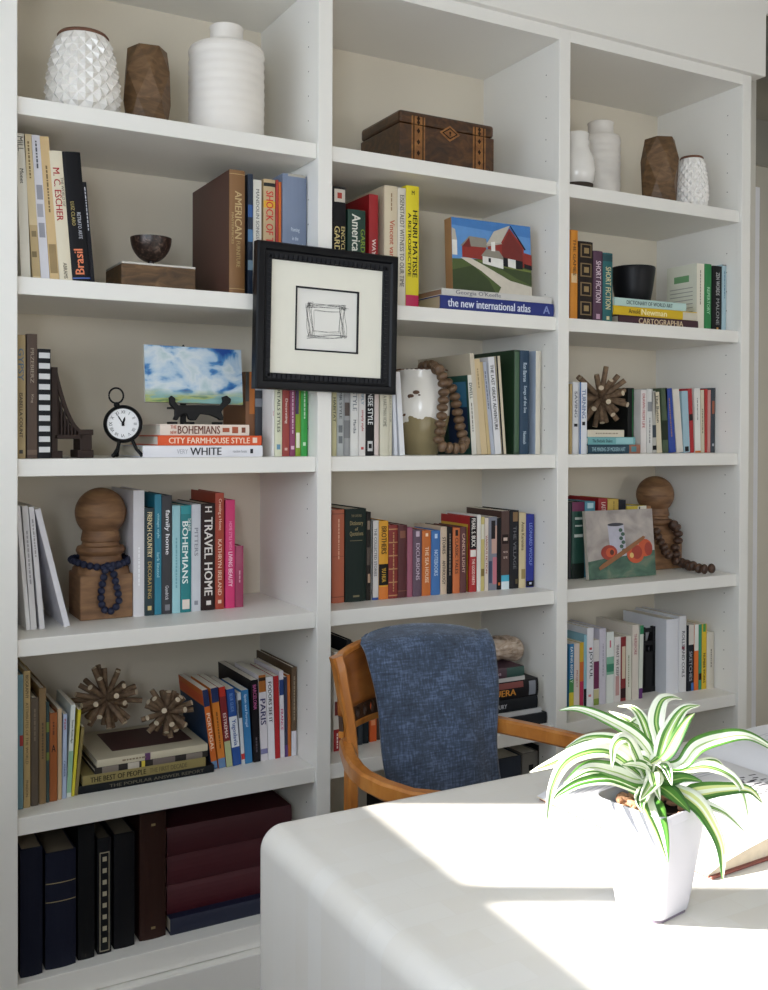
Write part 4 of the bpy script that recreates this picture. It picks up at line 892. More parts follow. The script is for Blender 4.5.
m = MB(); xc, zc = 49 * sx, HB * 0.93
m.prism([(xc - 0.034, zc), (xc, zc - 0.022), (xc + 0.034, zc), (xc, zc + 0.022)], -0.001, 0, 0)
m.prism([(xc - 0.026, zc), (xc, zc - 0.016), (xc + 0.026, zc), (xc, zc + 0.016)], -0.0014, 0, 1)
m.prism([(xc - 0.02, zc), (xc, zc - 0.012), (xc + 0.02, zc), (xc, zc + 0.012)], -0.0018, 0, 0)
m.lathe([(0.0035, 0), (0.0035, 0.0004)], 12, 1, Matrix.Translation((xc, -0.0018, zc + 0.002)) @ Matrix.Rotation(PI / 2, 4, 'X'))
m.prism([(xc - 0.0016, zc - 0.007), (xc + 0.0016, zc - 0.007), (xc + 0.0016, zc), (xc - 0.0016, zc)], -0.0022, -0.0018, 1)
m.build('escutcheon', [INLAY, mat('#1E100A', 0.4)], chest_body)

# ---- wooden block with carved bowl, left bay second row
z2 = SZ[2] + 0.0004
Y = 0.09; xl, xr = on_y(121.5, 275, Y).x, on_y(196, 275, Y).x - 0.001
Hb = on_y(125, 261, Y).z - z2
o = thing('wooden_box', 'low walnut wooden box with pale lid under the small dark bowl', 'box', (xl, Y, z2))
m = MB(); m.box(0, xr - xl, 0, 0.15, 0, Hb - 0.005); m.build('body', MANGO, o, bevel=0.002)
m = MB(); m.box(0, xr - xl, 0, 0.15, Hb - 0.005, Hb); m.build('lid', mat('#C9C5BC', 0.4), o, bevel=0.001)
Yb = Y + 0.06; xc = on_y(151, 250, Yb).x; R = 20.3 * px_size(on_y(151, 250, Yb)); zb = z2 + Hb; H = on_y(151, 238.5, Yb).z - zb
o = thing('coconut_bowl', 'small dark carved footed bowl on the low wooden box', 'bowl', (xc, Yb, zb + 0.0003))
BOWLM = ramp_mat('carved_dark_shell', [(0.35, '#1E1613'), (0.55, '#3A2A24'), (0.7, '#6E5A4E')], (90, 90, 90), 0.35, dist=1.0)
m = MB(); pr = [(R * 0.12, H * 0.2)] + [(R * math.sin(PI / 2 * (0.15 + 0.85 * i / 10)), H * 0.16 + H * 0.84 * (1 - math.cos(PI / 2 * (0.15 + 0.85 * i / 10)))) for i in range(11)] + [(R * 0.93, H), (R * 0.6, H * 0.45), (0.001, H * 0.3)]
m.lathe(pr, 40, cap=False); m.build('bowl', BOWLM, o, smooth=40)
m = MB()
m.lathe([(R * 0.36, 0), (R * 0.38, H * 0.04), (R * 0.14, H * 0.1), (R * 0.16, H * 0.24)], 24); m.build('foot', BOWLM, o, smooth=40)

# ---- black bowl on the stack, right bay second row
Yb = 0.14; zb = ST_BOWL + 0.0002; xc = on_y(633, 280, Yb).x; R = 22 * px_size(on_y(633, 280, Yb)); H = on_y(633, 268, Yb).z - zb
m = MB(); pr = [(0.001, 0), (R * 0.70, 0), (R * 0.78, H * 0.06), (R * 0.88, H * 0.4), (R * 0.97, H * 0.8), (R, H * 0.96), (R * 0.98, H), (R * 0.92, H * 0.98), (R * 0.8, H * 0.3), (0.001, H * 0.15)]
m.lathe(pr, 44, cap=False)
tag(m.build('black_bowl', mat('#17171A', 0.42, 0.2, 20), smooth=50, loc=(xc, Yb, zb)), 'matt black bowl standing on the yellow and mint books', 'bowl')

# ---- suspension bridge bookends
def bridge_bookend(label, x0, x1, ytop, yarm, ypier, zb, Y, hx, group, rough=0.5, turned=False):
    if turned:                                # stands with its length running back into the shelf
        X0 = on_y(x1, 446, Y).x; L = 0.115; H = on_y(x1, ytop, Y).z - zb; HP, HD = H * 0.36, H * 0.22
    else:
        X0 = on_y(x0, 446, Y).x; L = on_y(x1, 446, Y).x - X0; H = on_y(x0, ytop, Y).z - zb; HP = on_y(x1, ypier, Y).z - zb; HD = on_y(x0, yarm, Y).z - zb
    m_ = mat(hx, rough, 0.25, 40)
    o = thing('bridge_bookend', label, 'bookend', (X0, Y, zb), (0, 0, PI / 2 if turned else 0), group)
    d = 0.056 if turned else 0.07
    m = MB(); t = 0.014
    for yy in (0.0, d - 0.012): m.box(0, t, yy, yy + 0.012, 0, H)
    for i in range(5):
        q = H * (0.12 + 0.2 * i); m.box(0.002, t - 0.002, 0.01, d - 0.01, q, q + 0.012)
    m.box(-0.001, t + 0.01, -0.004, d + 0.004, 0, 0.016)
    m.box(0.0, t * 0.5, 0.006, d - 0.006, 0, H * (0.62 if turned else 0.98))
    m.build('tower', m_, o, bevel=0.001)
    p = MB(); pw = L * 0.30
    p.box(L - pw, L, 0, d, 0, HP * 0.86); p.box(L - pw - 0.006, L + 0.003, -0.004, d + 0.004, 0, 0.018); p.box(L - pw - 0.003, L + 0.003, -0.002, d + 0.002, HP * 0.8, HP)
    p.build('pier', m_, o, bevel=0.0015)
    def cable(s): return HP * 0.9 + (H * 0.98 - HP * 0.9) * (1 - s) ** 2.1
    for yy in (0.006, d - 0.006):
        c = MB(); c.sweep([(t * 0.6 + (L - pw * 0.4 - t) * s / 14, yy, cable(s / 14)) for s in range(15)], [(-0.004, -0.005), (0.004, -0.005), (0.004, 0.005), (-0.004, 0.005)], up=Vector((0, 1, 0)))
        c.build('cable', m_, o)
        r = MB()
        for i in range(1, 8):
            s = i / 8.6; x = t * 0.6 + (L - pw * 0.4 - t) * s
            if x > L - pw: break
            r.tube([(x, yy, HD), (x, yy, cable(s))], 0.0024, seg=8)
        r.build('suspenders', m_, o)
    k = MB(); k.box(t * 0.5, L - pw * 0.8, 0, d, HD - 0.010, HD); k.build('deck', m_, o, bevel=0.001)
    return o
bridge_bookend('bronze suspension bridge bookend against the black and white striped book', 51.3, 92, 367, 434.5, 429.5, SZ[3] + 0.0003, 0.05, '#2E211C', 'suspension bridge bookends')
bridge_bookend('black suspension bridge bookend left of the thick white book', 642.5, 657, 626, 676, 672, SZ[5] + 0.0003, on_z(650, 692, SZ[5]).y, '#1B1B1D', 'suspension bridge bookends', turned=True)

# ---- clock
Y = 0.075; zb = SZ[3] + 0.0003
ux, uz = scale_at(Y, 123)
xc, zc = on_y(123, 424, Y).x, on_y(123, 424, Y).z; R = on_y(123, 404.8, Y).z - zc
o = thing('pocket_watch_clock', 'small black pocket watch desk clock with white face and top ring', 'clock', (xc, Y, zb))
h = zc - zb
T = Matrix.Translation((0, 0, h)) @ Matrix.Rotation(math.radians(-14), 4, 'Z') @ Matrix.Rotation(PI / 2 - 0.10, 4, 'X')
m = MB(); m.lathe([(0.001, -0.024), (R * 0.8, -0.024), (R * 0.97, -0.016), (R, 0.0), (R * 0.97, 0.008), (R * 0.9, 0.012), (R * 0.83, 0.010), (R * 0.80, 0.004)], 48, 0, T, cap=False)
m.build('case', BLACKM, o, smooth=50)
m = MB(); m.lathe([(0.001, 0.004), (R * 0.81, 0.004)], 48, 0, T, cap=False)
NUM = ['XII', 'I', 'II', 'III', 'IIII', 'V', 'VI', 'VII', 'VIII', 'IX', 'X', 'XI']
for i, s in enumerate(NUM):
    a = -2 * PI * i / 12
    vs, fs, x0, x1, y0, y1 = text_mesh(s)
    sy = R * 0.17 / 0.72; sx = sy * (0.75 if len(s) > 2 else 0.9)
    m.add([((v.x - (x0 + x1) / 2) * sx, (v.y - (y0 + y1) / 2) * sy, 0) for v in vs], fs, 1, T @ Matrix.Rotation(a, 4, 'Z') @ Matrix.Translation((0, R * 0.62, 0.0046)))
dial = m.build('dial', [mat('#E6E6E6', 0.4, 0.02), mat('#1A1A1A', 0.5)], o, fix=False)
for nm, ang, L, wd in (('hour_hand', -15, 0.40, 0.045), ('minute_hand', 32, 0.62, 0.03)):
    m = MB(); TT = T @ Matrix.Rotation(math.radians(ang), 4, 'Z')
    m.add([(-R * wd, -R * 0.12, 0.0055), (R * wd, -R * 0.12, 0.0055), (R * wd * 1.2, R * L * 0.6, 0.0055), (0, R * L, 0.0055), (-R * wd * 1.2, R * L * 0.6, 0.0055)], [(0, 1, 2, 3, 4)])
    m.lathe([(R * 0.075, 0.005), (R * 0.075, 0.0065)], 16, 0, TT)
    m.v[:5] = [tuple(TT @ Vector(p)) for p in m.v[:5]]
    m.build(nm, BLACKM, dial, fix=False)
m = MB(); rc = Vector((on_y(116.2, 395.6, Y).x - xc, 0, on_y(116.2, 395.6, Y).z - zb)); rr = on_y(116.2, 388, Y).z - zb - rc.z
m.tube([(rc.x + rr * math.cos(a * PI / 12) * 0.95, 0, rc.z + rr * math.sin(a * PI / 12)) for a in range(24)], 0.0022, seg=8, closed=True)
m.build('ring', BLACKM, o, smooth=50)
m = MB(); m.tube([(rc.x * 0.82, 0, h + R * 0.93), (rc.x * 0.95, 0, rc.z - rr)], 0.006, seg=12); m.sphere((rc.x * 0.93, 0, rc.z - rr - 0.004), 0.007); m.build('crown', BLACKM, o, smooth=50)
for p in ([(-0.010, -0.008, h - R * 0.85), (-0.016, -0.012, 0.020), (-0.026, -0.016, 0.005)], [(0.020, -0.008, h - R * 0.85), (0.028, -0.012, 0.020), (0.040, -0.016, 0.005)], [(-0.004, 0.02, h - R * 0.8), (-0.004, 0.03, 0.02), (-0.004, 0.04, 0.005)]):
    m = MB(); m.tube(p, 0.0042, seg=10); m.sphere(p[-1], 0.0052); m.build('stand_leg', BLACKM, o, smooth=50)

# ---- cloud painting on its easel, left bay third row
zb = EASEL_Z; Y = 0.075
ux, uz = scale_at(Y, 195)
o = thing('display_easel', 'small black scrolled display easel holding the cloud painting', 'easel', (on_y(194, 415, Y).x, Y, zb))
ox = on_y(194, 415, Y).x
def EP(x, y, yy=0.0): return Vector((on_y(x, y, Y).x - ox, yy, max(0.004, on_y(x, y, Y).z - zb)))
brd = [(169, 395.6), (166.5, 398), (167.4, 404.7), (172, 410), (172.3, 415.7), (170.5, 419.8), (174.7, 420.6), (176.5, 417.5), (179.2, 414.8), (183.8, 414.2), (185.6, 419.3), (188.3, 420.6), (192.9, 420.6), (194.7, 418.4), (197.5, 414.2), (206.6, 415.3), (214.8, 418.4), (216.6, 420.4), (220.2, 420.4), (220.8, 417.5), (218.4, 412), (221.1, 408.4), (227.5, 403), (228.4, 399.3), (223.9, 395.6), (219.3, 397.4), (220.2, 402), (217.5, 405.5), (175.6, 405.2), (172.8, 402), (172.8, 398.4)]
m = MB(); m.prism([(EP(x, y).x, EP(x, y).z) for x, y in brd], -0.022, -0.012)
sf_ = m.build('scrolled_front', BLACKM, o, bevel=0.002)
for px in (173, 190, 218):
    m = MB(); m.box(EP(px, 418).x - 0.006, EP(px, 418).x + 0.006, -0.018, 0.03, 0.0, 0.006); m.build('foot', BLACKM, sf_, bevel=0.001)
m = MB(); m.box(EP(190, 408).x - 0.007, EP(190, 408).x + 0.007, 0.050, 0.056, 0.0, EP(190, 343).z - 0.006); m.prism([(EP(185, 347).x, EP(190, 350).z), (EP(195, 347).x, EP(190, 350).z), (EP(190, 343).x, EP(190, 343).z)], 0.050, 0.056)
m.build('back_post', BLACKM, o)
m = MB(); m.box(-0.05, 0.06, -0.013, 0.056, EP(190, 406.5).z - 0.006, EP(190, 406.5).z - 0.001); m.build('ledge', BLACKM, o)

SKYP = bpy.data.materials.new('cloud_paint'); SKYP.use_nodes = True
nt = SKYP.node_tree; bs = nt.nodes['Principled BSDF']; bs.inputs['Roughness'].default_value = 0.35
tc = nt.nodes.new('ShaderNodeTexCoord'); sep = nt.nodes.new('ShaderNodeSeparateXYZ'); nt.links.new(tc.outputs['Object'], sep.inputs[0])
no = nt.nodes.new('ShaderNodeTexNoise'); no.inputs['Scale'].default_value = 15; no.inputs['Detail'].default_value = 4; no.inputs['Distortion'].default_value = 0.4
mp = nt.nodes.new('ShaderNodeMapping'); mp.inputs['Scale'].default_value = (0.8, 1, 1.2); mp.inputs['Location'].default_value = (0.35, 0, 0.1)
nt.links.new(tc.outputs['Object'], mp.inputs['Vector']); nt.links.new(mp.outputs['Vector'], no.inputs['Vector'])
r1 = nt.nodes.new('ShaderNodeValToRGB'); E_ = r1.color_ramp.elements
for _ in range(3): E_.new(0.5)
for e, (p, c) in zip(E_, [(0.40, '#1F4C96'), (0.46, '#4A86BC'), (0.50, '#A9C3D8'), (0.58, '#D0DAE0'), (0.72, '#A9C3C8')]): e.position = p; e.color = lin(c)
zb_ = nt.nodes.new('ShaderNodeMath'); zb_.operation = 'MULTIPLY_ADD'; zb_.inputs[1].default_value = -1.5; zb_.inputs[2].default_value = 0.155
nt.links.new(sep.outputs['Z'], zb_.inputs[0])
za_ = nt.nodes.new('ShaderNodeMath'); za_.operation = 'ADD'; nt.links.new(zb_.outputs[0], za_.inputs[0]); nt.links.new(no.outputs['Fac'], za_.inputs[1])
nt.links.new(za_.outputs[0], r1.inputs['Fac'])
r2 = nt.nodes.new('ShaderNodeValToRGB'); E_ = r2.color_ramp.elements
for _ in range(3): E_.new(0.5)
for e, (p, c) in zip(E_, [(0.30, '#2E5A5C'), (0.42, '#6E8C5C'), (0.48, '#A9B36A'), (0.54, '#7FA8A0'), (0.7, '#8FB9B6')]): e.position = p; e.color = lin(c)
no2 = nt.nodes.new('ShaderNodeTexNoise'); no2.inputs['Scale'].default_value = 18; no2.inputs['Detail'].default_value = 4
mp2 = nt.nodes.new('ShaderNodeMapping'); mp2.inputs['Scale'].default_value = (0.5, 1, 2.6); nt.links.new(tc.outputs['Object'], mp2.inputs['Vector']); nt.links.new(mp2.outputs['Vector'], no2.inputs['Vector'])
nt.links.new(no2.outputs['Fac'], r2.inputs['Fac'])
mr = nt.nodes.new('ShaderNodeMapRange'); mr.inputs['From Min'].default_value = 0.014; mr.inputs['From Max'].default_value = 0.034
nt.links.new(sep.outputs['Z'], mr.inputs['Value'])
mx = nt.nodes.new('ShaderNodeMix'); mx.data_type = 'RGBA'
nt.links.new(mr.outputs[0], mx.inputs[0]); nt.links.new(r2.outputs['Color'], mx.inputs[6]); nt.links.new(r1.outputs['Color'], mx.inputs[7]); nt.links.new(mx.outputs[2], bs.inputs['Base Color'])
W = on_y(244, 403, Y).x - on_y(146.4, 403, Y).x; Hh = on_y(195, 346.5, Y).z - on_y(195, 403.5, Y).z
o = thing('cloud_painting', 'small landscape painting of blue sky and white clouds on black easel', 'painting', (on_y(145.5, 403, Y).x, Y + 0.002, on_y(146, 402.5, Y).z + 0.002), (-0.13, 0.012, 0.0))
m = MB(); m.box(0, W, 0, 0.010, 0, Hh); m.build('board', mat('#CFCBC0', 0.7), o)
m = MB(); m.add([(0, -0.0006, 0), (W, -0.0006, 0), (W, -0.0006, Hh), (0, -0.0006, Hh)], [(0, 1, 2, 3)]); m.build('painted_surface', SKYP, o)
# white booklet lying behind the painting
Yk = 0.10
make_book('white booklet with a printed label behind the easel, left bay third row', (on_y(265, 405, Yk).x, Yk, SZ[3] + 0.0003), (0, 0, 0), 0.004, 0.002, 0.002, '#E6E4E0') if False else None

# ---- barn painting
Y = 0.062; zb = ST_ATLAS + 0.0004
xl, xr = on_y(453, 260, Y).x, on_y(532, 260, Y).x; W = xr - xl; H = on_y(492, 221, Y).z - zb
o = thing('barn_painting', 'unframed canvas painting of red barns leaning on the blue atlas pile', 'painting', (xl, Y, zb), (-0.05, 0, 0.0))
m = MB(); m.box(0, W, 0, 0.035, 0, H); m.build('canvas', mat('#A37B55', 0.7), o)
m = MB(); ps = ['#5B8FC9', '#3F78B8', '#4A5A2C', '#33421E', '#6F7A3A', '#CFC7B8', '#8C2A22', '#6E1F1B', '#B9B3A6', '#E2E0DA', '#1E1E22', '#8A8478', '#A9A196']
mats = [mat(c, 0.4, 0.12, 60) for c in ps]
LAY = [0]
def shp(ci, pts):
    m.flat([(W * x, H * (1 - y)) for x, y in pts], -0.0006 - 0.00015 * LAY[0], ci); LAY[0] += 1
shp(0, [(0, 0), (1, 0), (1, 0.6), (0, 0.6)]); shp(1, [(0, 0), (1, 0), (1, 0.16), (0, 0.1)])
shp(2, [(0, 0.55), (0.4, 0.52), (1, 0.58), (1, 1), (0, 1)]); shp(3, [(0, 0.7), (0.25, 0.62), (0.45, 0.8), (0.55, 1.0), (0, 1)]); shp(4, [(0.3, 0.55), (0.6, 0.6), (1.0, 0.78), (1.0, 0.62), (0.5, 0.52)]); shp(3, [(0.55, 0.6), (1, 0.64), (1, 0.82), (0.8, 0.74)])
shp(5, [(0.1, 0.53), (0.22, 0.52), (0.42, 0.62), (0.72, 0.78), (1.0, 0.84), (1.0, 1.0), (0.55, 1.0), (0.6, 0.88), (0.35, 0.68)])
shp(8, [(0.0, 0.14), (0.04, 0.16), (0.06, 0.3), (0.06, 0.5), (0, 0.5)]); shp(9, [(0.0, 0.3), (0.06, 0.3), (0.06, 0.5), (0, 0.5)])
shp(6, [(0.12, 0.36), (0.42, 0.34), (0.42, 0.53), (0.12, 0.52)]); shp(11, [(0.1, 0.37), (0.21, 0.23), (0.42, 0.24), (0.44, 0.36)]); shp(7, [(0.12, 0.38), (0.21, 0.25), (0.23, 0.38)])
shp(6, [(0.44, 0.33), (0.6, 0.28), (0.72, 0.06), (0.9, 0.3), (0.91, 0.58), (0.44, 0.56)]); shp(7, [(0.62, 0.3), (0.72, 0.1), (0.88, 0.32), (0.89, 0.57), (0.62, 0.55)])
shp(8, [(0.42, 0.32), (0.52, 0.13), (0.73, 0.02), (0.61, 0.27)]); shp(10, [(0.72, 0.02), (0.74, 0.03), (0.93, 0.33), (0.91, 0.34)]); shp(12, [(0.42, 0.32), (0.61, 0.27), (0.62, 0.29), (0.43, 0.345)])
shp(9, [(0.37, 0.47), (0.63, 0.5), (0.63, 0.63), (0.37, 0.58)]); shp(11, [(0.35, 0.48), (0.42, 0.38), (0.58, 0.39), (0.65, 0.5)]); shp(9, [(0.48, 0.28), (0.53, 0.27), (0.53, 0.4), (0.48, 0.4)])
shp(9, [(0.69, 0.48), (0.79, 0.49), (0.79, 0.61), (0.69, 0.59)]); shp(10, [(0.63, 0.47), (0.69, 0.48), (0.69, 0.6), (0.63, 0.59)]); shp(10, [(0.79, 0.49), (0.88, 0.5), (0.88, 0.61), (0.79, 0.61)])
shp(6, [(0.9, 0.38), (1.0, 0.4), (1.0, 0.6), (0.9, 0.58)]); shp(10, [(0.9, 0.53), (1.0, 0.55), (1.0, 0.61), (0.9, 0.59)]); shp(10, [(0.44, 0.5), (0.47, 0.5), (0.47, 0.56), (0.44, 0.555)])
m.build('painted_surface', mats, o, fix=False)

# ---- still life painting, right bay fourth row
zb = SZ[4] + 0.0022
p0, p1 = on_z(589, 581, SZ[4]), on_z(656, 575.7, SZ[4])
W = (p1 - p0).length; yaw = math.atan2(p1.y - p0.y, p1.x - p0.x)
Yf = p0.y; H = (on_y(589, 512, Yf).z - zb) * 1.01
o = thing('still_life_painting', 'small canvas still life of apples, vase and wooden spoon leaning on books', 'painting', (p0.x, p0.y, zb), (-0.10, 0, yaw))
m = MB(); m.box(0, W, 0, 0.014, 0, H); m.build('canvas', mat('#C9C4BA', 0.7), o)
STILLB = ramp_mat('still_life_ground', [(0.3, '#8A827E'), (0.5, '#A89F9A'), (0.7, '#BDB4AC')], (16, 16, 16), 0.4, dist=0.5)
STILLG = ramp_mat('still_life_table', [(0.3, '#2E4A40'), (0.55, '#4A6A58'), (0.75, '#6F7A66')], (20, 20, 30), 0.4, dist=0.8)
mats = [STILLB, STILLG] + [mat(c, 0.4, 0.15, 50) for c in ('#B9B8C6', '#3C5A4A', '#9A3526', '#C4532E', '#8F5F3A', '#D9B36A', '#5A2A20', '#3A3A44')]
m = MB(); LAY[0] = 0
shp(0, [(0, 0), (1, 0), (1, 1), (0, 1)]); shp(1, [(0, 0.74), (0.4, 0.68), (1, 0.62), (1, 1), (0, 1)])
def ell(ci, cx, cy, rx, ry, n=20): shp(ci, [(cx + rx * math.cos(2 * PI * i / n), cy + ry * math.sin(2 * PI * i / n)) for i in range(n)])
shp(2, [(0.31, 0.22), (0.55, 0.21), (0.57, 0.68), (0.34, 0.7)]); ell(9, 0.43, 0.215, 0.12, 0.025)
for i in range(6): ell(3, 0.5 + 0.03 * (i % 2), 0.3 + 0.06 * i, 0.03, 0.03, 8)
ell(4, 0.31, 0.62, 0.12, 0.11); ell(5, 0.33, 0.62, 0.07, 0.07); ell(8, 0.35, 0.62, 0.03, 0.04)
ell(5, 0.85, 0.58, 0.11, 0.13); ell(4, 0.9, 0.6, 0.06, 0.1); ell(5, 0.70, 0.66, 0.13, 0.14); ell(4, 0.72, 0.64, 0.08, 0.1); ell(7, 0.64, 0.68, 0.03, 0.04)
shp(6, [(0.14, 0.83), (0.2, 0.78), (0.55, 0.57), (0.83, 0.40), (0.86, 0.42), (0.84, 0.45), (0.58, 0.63), (0.26, 0.82), (0.16, 0.87)])
m.build('painted_surface', mats, o, fix=False)

# ---- turned finials and their bead strings
def finial(x, ytop, rpx, corner, w, label, r):
    z = SZ[4] + 0.0004
    k = on_z(corner[0], corner[1], SZ[4])      # front right corner of the block on the shelf
    Yc = min(k.y + w / 2, DEP - 0.006 - w / 2); Xc = k.x - w / 2
    R = rpx * px_size(Vector((Xc, Yc, z + 0.2)))
    H = on_y(x, ytop, Yc).z - z
    zn = H - 2 * R                             # foot of the ball
    hb = zn * 0.60
    o = thing('turned_finial', label, 'finial', (Xc, Yc, z), (0, 0, r), 'turned wooden newel finials')
    n = 20; poly = []
    m = MB(); m.box(-w / 2, w / 2, -w / 2, w / 2, 0, hb * 0.93)
    m.build('block', OAK, o, bevel=0.003)
    m = MB()
    def sq(t, s): return t
    pr = [(w * 0.60, hb * 0.93 - 0.001), (w * 0.54, hb * 1.04), (w * 0.44, hb * 1.12), (w * 0.40, zn * 0.74), (w * 0.395, zn * 0.78), (w * 0.44, zn * 0.80), (w * 0.465, zn * 0.84), (w * 0.44, zn * 0.89), (w * 0.36, zn * 0.905), (w * 0.345, zn * 0.95), (w * 0.37, zn * 0.965), (w * 0.37, zn * 0.99)]
    a0 = math.asin(min(0.95, w * 0.34 / R))
    pr += [(R * math.sin(PI - a0 - (PI - a0) * i / 22), zn + R + R * math.cos(PI - a0 - (PI - a0) * i / 22)) for i in range(22)] + [(0.001, H)]
    m.lathe(pr, 48, cap=False)
    # square off the shoulder where it meets the block
    vs = []
    for (vx, vy, vz) in m.v:
        vs.append((max(-w / 2 + 0.001, min(w / 2 - 0.001, vx)), max(-w / 2 + 0.001, min(w / 2 - 0.001, vy)), vz))
    m.v = vs
    m.build('turned_top', OAK, o, smooth=35)
    return o, Xc, Yc, z, w, hb, zn
def beads(label, name, pts, r, mcol, cat='beads', flat=1.0, spacing=1.9, jitter=0.0, group=None, cord=True):
    """a bead every spacing*r along the polyline"""
    o = thing(name, label, cat, pts[0], (0, 0, 0), group)
    base = Vector(pts[0]); P = [Vector(p) - base for p in pts]
    if cord:
        m = MB(); m.tube(P, 0.0011, seg=6); m.build('cord', mat('#5A4636', 0.8), o)
    proto = None; d = 0.0; i = 0; seg = (P[1] - P[0]).length; t = 0.0; out = [(P[0], (P[1] - P[0]).normalized())]
    acc = spacing * r
    for a, c in zip(P[:-1], P[1:]):
        L = (c - a).length; q = acc
        while q <= L:
            out.append((a.lerp(c, q / L), (c - a).normalized())); q += spacing * r
        acc = q - L
    for p, tn in out:
        if proto is None:
            b = MB(); b.sphere((0, 0, 0), r, seg=16, rings=10, sc=(1, 1, flat)); proto = b.build('bead', mcol, o, smooth=60); c = proto
        else:
            c = proto.copy(); COL.objects.link(c); c.parent = o
        c.location = p + Vector((random.uniform(-1, 1), random.uniform(-1, 1), random.uniform(-1, 1))) * r * jitter
        c.rotation_euler = tn.to_track_quat('Z', 'Y').to_euler()
    return o
NAVYB = mat('#161D38', 0.7, 0.2, 60)
NUTB = ramp_mat('dark_nut_bead', [(0.3, '#2A1C14'), (0.7, '#5C4030')], (60, 60, 60), 0.5, bump=0.3)
WOODB = ramp_mat('brown_wood_bead', [(0.3, '#4E3828'), (0.7, '#7C6248')], (60, 60, 60), 0.5, bump=0.2)
o, Xc, Yc, z, w, hb, zn = finial(101, 487.5, 24.8, (133, 617), 0.126, 'turned wooden newel finial with ball top wearing navy beads', 0.0)
rn = w * 0.47 + 0.008; zr = z + zn * 0.725
pts = []
for i in range(25):                            # round the neck
    a = PI * 0.25 + 2 * PI * i / 24
    pts.append((Xc + rn * math.cos(a) * 1.03, Yc + rn * math.sin(a) * 1.0, zr - 0.014 * max(0, -math.sin(a)) ** 2))
yl = Yc - w / 2 - 0.010
loop = [(106, 566), (104, 576), (101.6, 588), (100.8, 600), (103, 609), (109, 612), (115, 609), (119, 601), (118, 592), (116, 583), (113.5, 573), (110, 566)]
pts2 = [(on_y(px, py, yl).x, yl, on_y(px, py, yl).z) for px, py in loop]
beads('navy blue felt bead garland looped round the left finial', 'bead_garland', pts[:18] + pts2 + [pts[18]] + pts[19:25], 0.0088, NAVYB, spacing=1.85)
o, Xc, Yc, z, w, hb, zn = finial(655.3, 476, 18.5, (682, 568), 0.126, 'turned wooden newel finial behind the still life painting', 0.0)
rn = w * 0.45 + 0.012; zr = z + zn * 0.74
pts = [(Xc + rn * math.cos(a), Yc + rn * math.sin(a), zr) for a in [PI * 1.15 - 2 * PI * 0.62 * i / 14 for i in range(15)]]
yr = Yc - w / 2 - 0.016
fall = [(674, 524), (678, 530), (677.5, 541), (675.5, 551), (677, 560)]
pts += [(on_y(px, py, yr).x, yr, on_y(px, py, yr).z) for px, py in fall]
zt_ = SZ[4] + 0.0190
pts += [tuple(on_z(px, py, zt_)) for px, py in [(683, 563), (692, 566.5), (700, 568), (708, 568.5), (715, 568.5)]]
yq = Yc - w / 2 - 0.018
fallb = [(on_y(px, py, yq).x, yq - 0.004, on_y(px, py, yq).z) for px, py in [(655, 531), (659, 541), (663, 549), (668, 555)]]
beads('dark nut bead string draped round the right finial onto the shelf', 'bead_garland', pts, 0.0162, NUTB, flat=0.72, spacing=1.35, jitter=0.18)
beads('short hanging loop of dark nut beads in front of the right finial', 'bead_garland', fallb, 0.0150, NUTB, flat=0.72, spacing=1.35, jitter=0.18)

# ---- glazed jug with wooden bead strand, middle bay third row
z3 = SZ[3] + 0.0004
Yp = 0.125; ux, uz = scale_at(Yp, 422)
xc = on_y(421, 420, Yp).x; H = on_y(421, 370.5, Yp).z - z3; R = 29.5 * px_size(on_y(421, 420, Yp))
o = thing('glazed_crock', 'chipped white and olive glazed crock holding wooden beads', 'pot', (xc, Yp, z3))
prof = [(0.001, 0.0), (R * 0.56, 0.0), (R * 0.60, 0.01), (R * 0.80, H * 0.20), (R * 0.95, H * 0.40), (R, H * 0.56), (R * 0.94, H * 0.74), (R * 0.80, H * 0.88), (R * 0.77, H * 0.93), (R * 0.83, H * 0.985), (R * 0.82, H), (R * 0.76, H), (R * 0.70, H * 0.9), (R * 0.8, H * 0.5), (0.001, H * 0.3)]
CROCK = bpy.data.materials.new('crock_glaze'); CROCK.use_nodes = True
nt = CROCK.node_tree; bs = nt.nodes['Principled BSDF']; bs.inputs['Roughness'].default_value = 0.2
tc = nt.nodes.new('ShaderNodeTexCoord'); sep = nt.nodes.new('ShaderNodeSeparateXYZ'); nt.links.new(tc.outputs['Object'], sep.inputs[0])
no = nt.nodes.new('ShaderNodeTexNoise'); no.inputs['Scale'].default_value = 14; no.inputs['Detail'].default_value = 3; nt.links.new(tc.outputs['Object'], no.inputs['Vector'])
ad = nt.nodes.new('ShaderNodeMath'); ad.operation = 'MULTIPLY_ADD'; ad.inputs[1].default_value = 0.10; nt.links.new(no.outputs['Fac'], ad.inputs[0]); nt.links.new(sep.outputs['Z'], ad.inputs[2])
gt = nt.nodes.new('ShaderNodeMath'); gt.operation = 'GREATER_THAN'; gt.inputs[1].default_value = H * 0.42 + 0.05; nt.links.new(ad.outputs[0], gt.inputs[0])
cm = nt.nodes.new('ShaderNodeMix'); cm.data_type = 'RGBA'; cm.inputs[6].default_value = lin('#8C7F5E'); cm.inputs[7].default_value = lin('#E6E2DA')
nt.links.new(gt.outputs[0], cm.inputs[0])
nv = nt.nodes.new('ShaderNodeTexNoise'); nv.inputs['Scale'].default_value = 24; nv.inputs['Detail'].default_value = 2; nt.links.new(tc.outputs['Object'], nv.inputs['Vector'])
g2 = nt.nodes.new('ShaderNodeMath'); g2.operation = 'GREATER_THAN'; g2.inputs[1].default_value = 0.70; nt.links.new(nv.outputs['Fac'], g2.inputs[0])
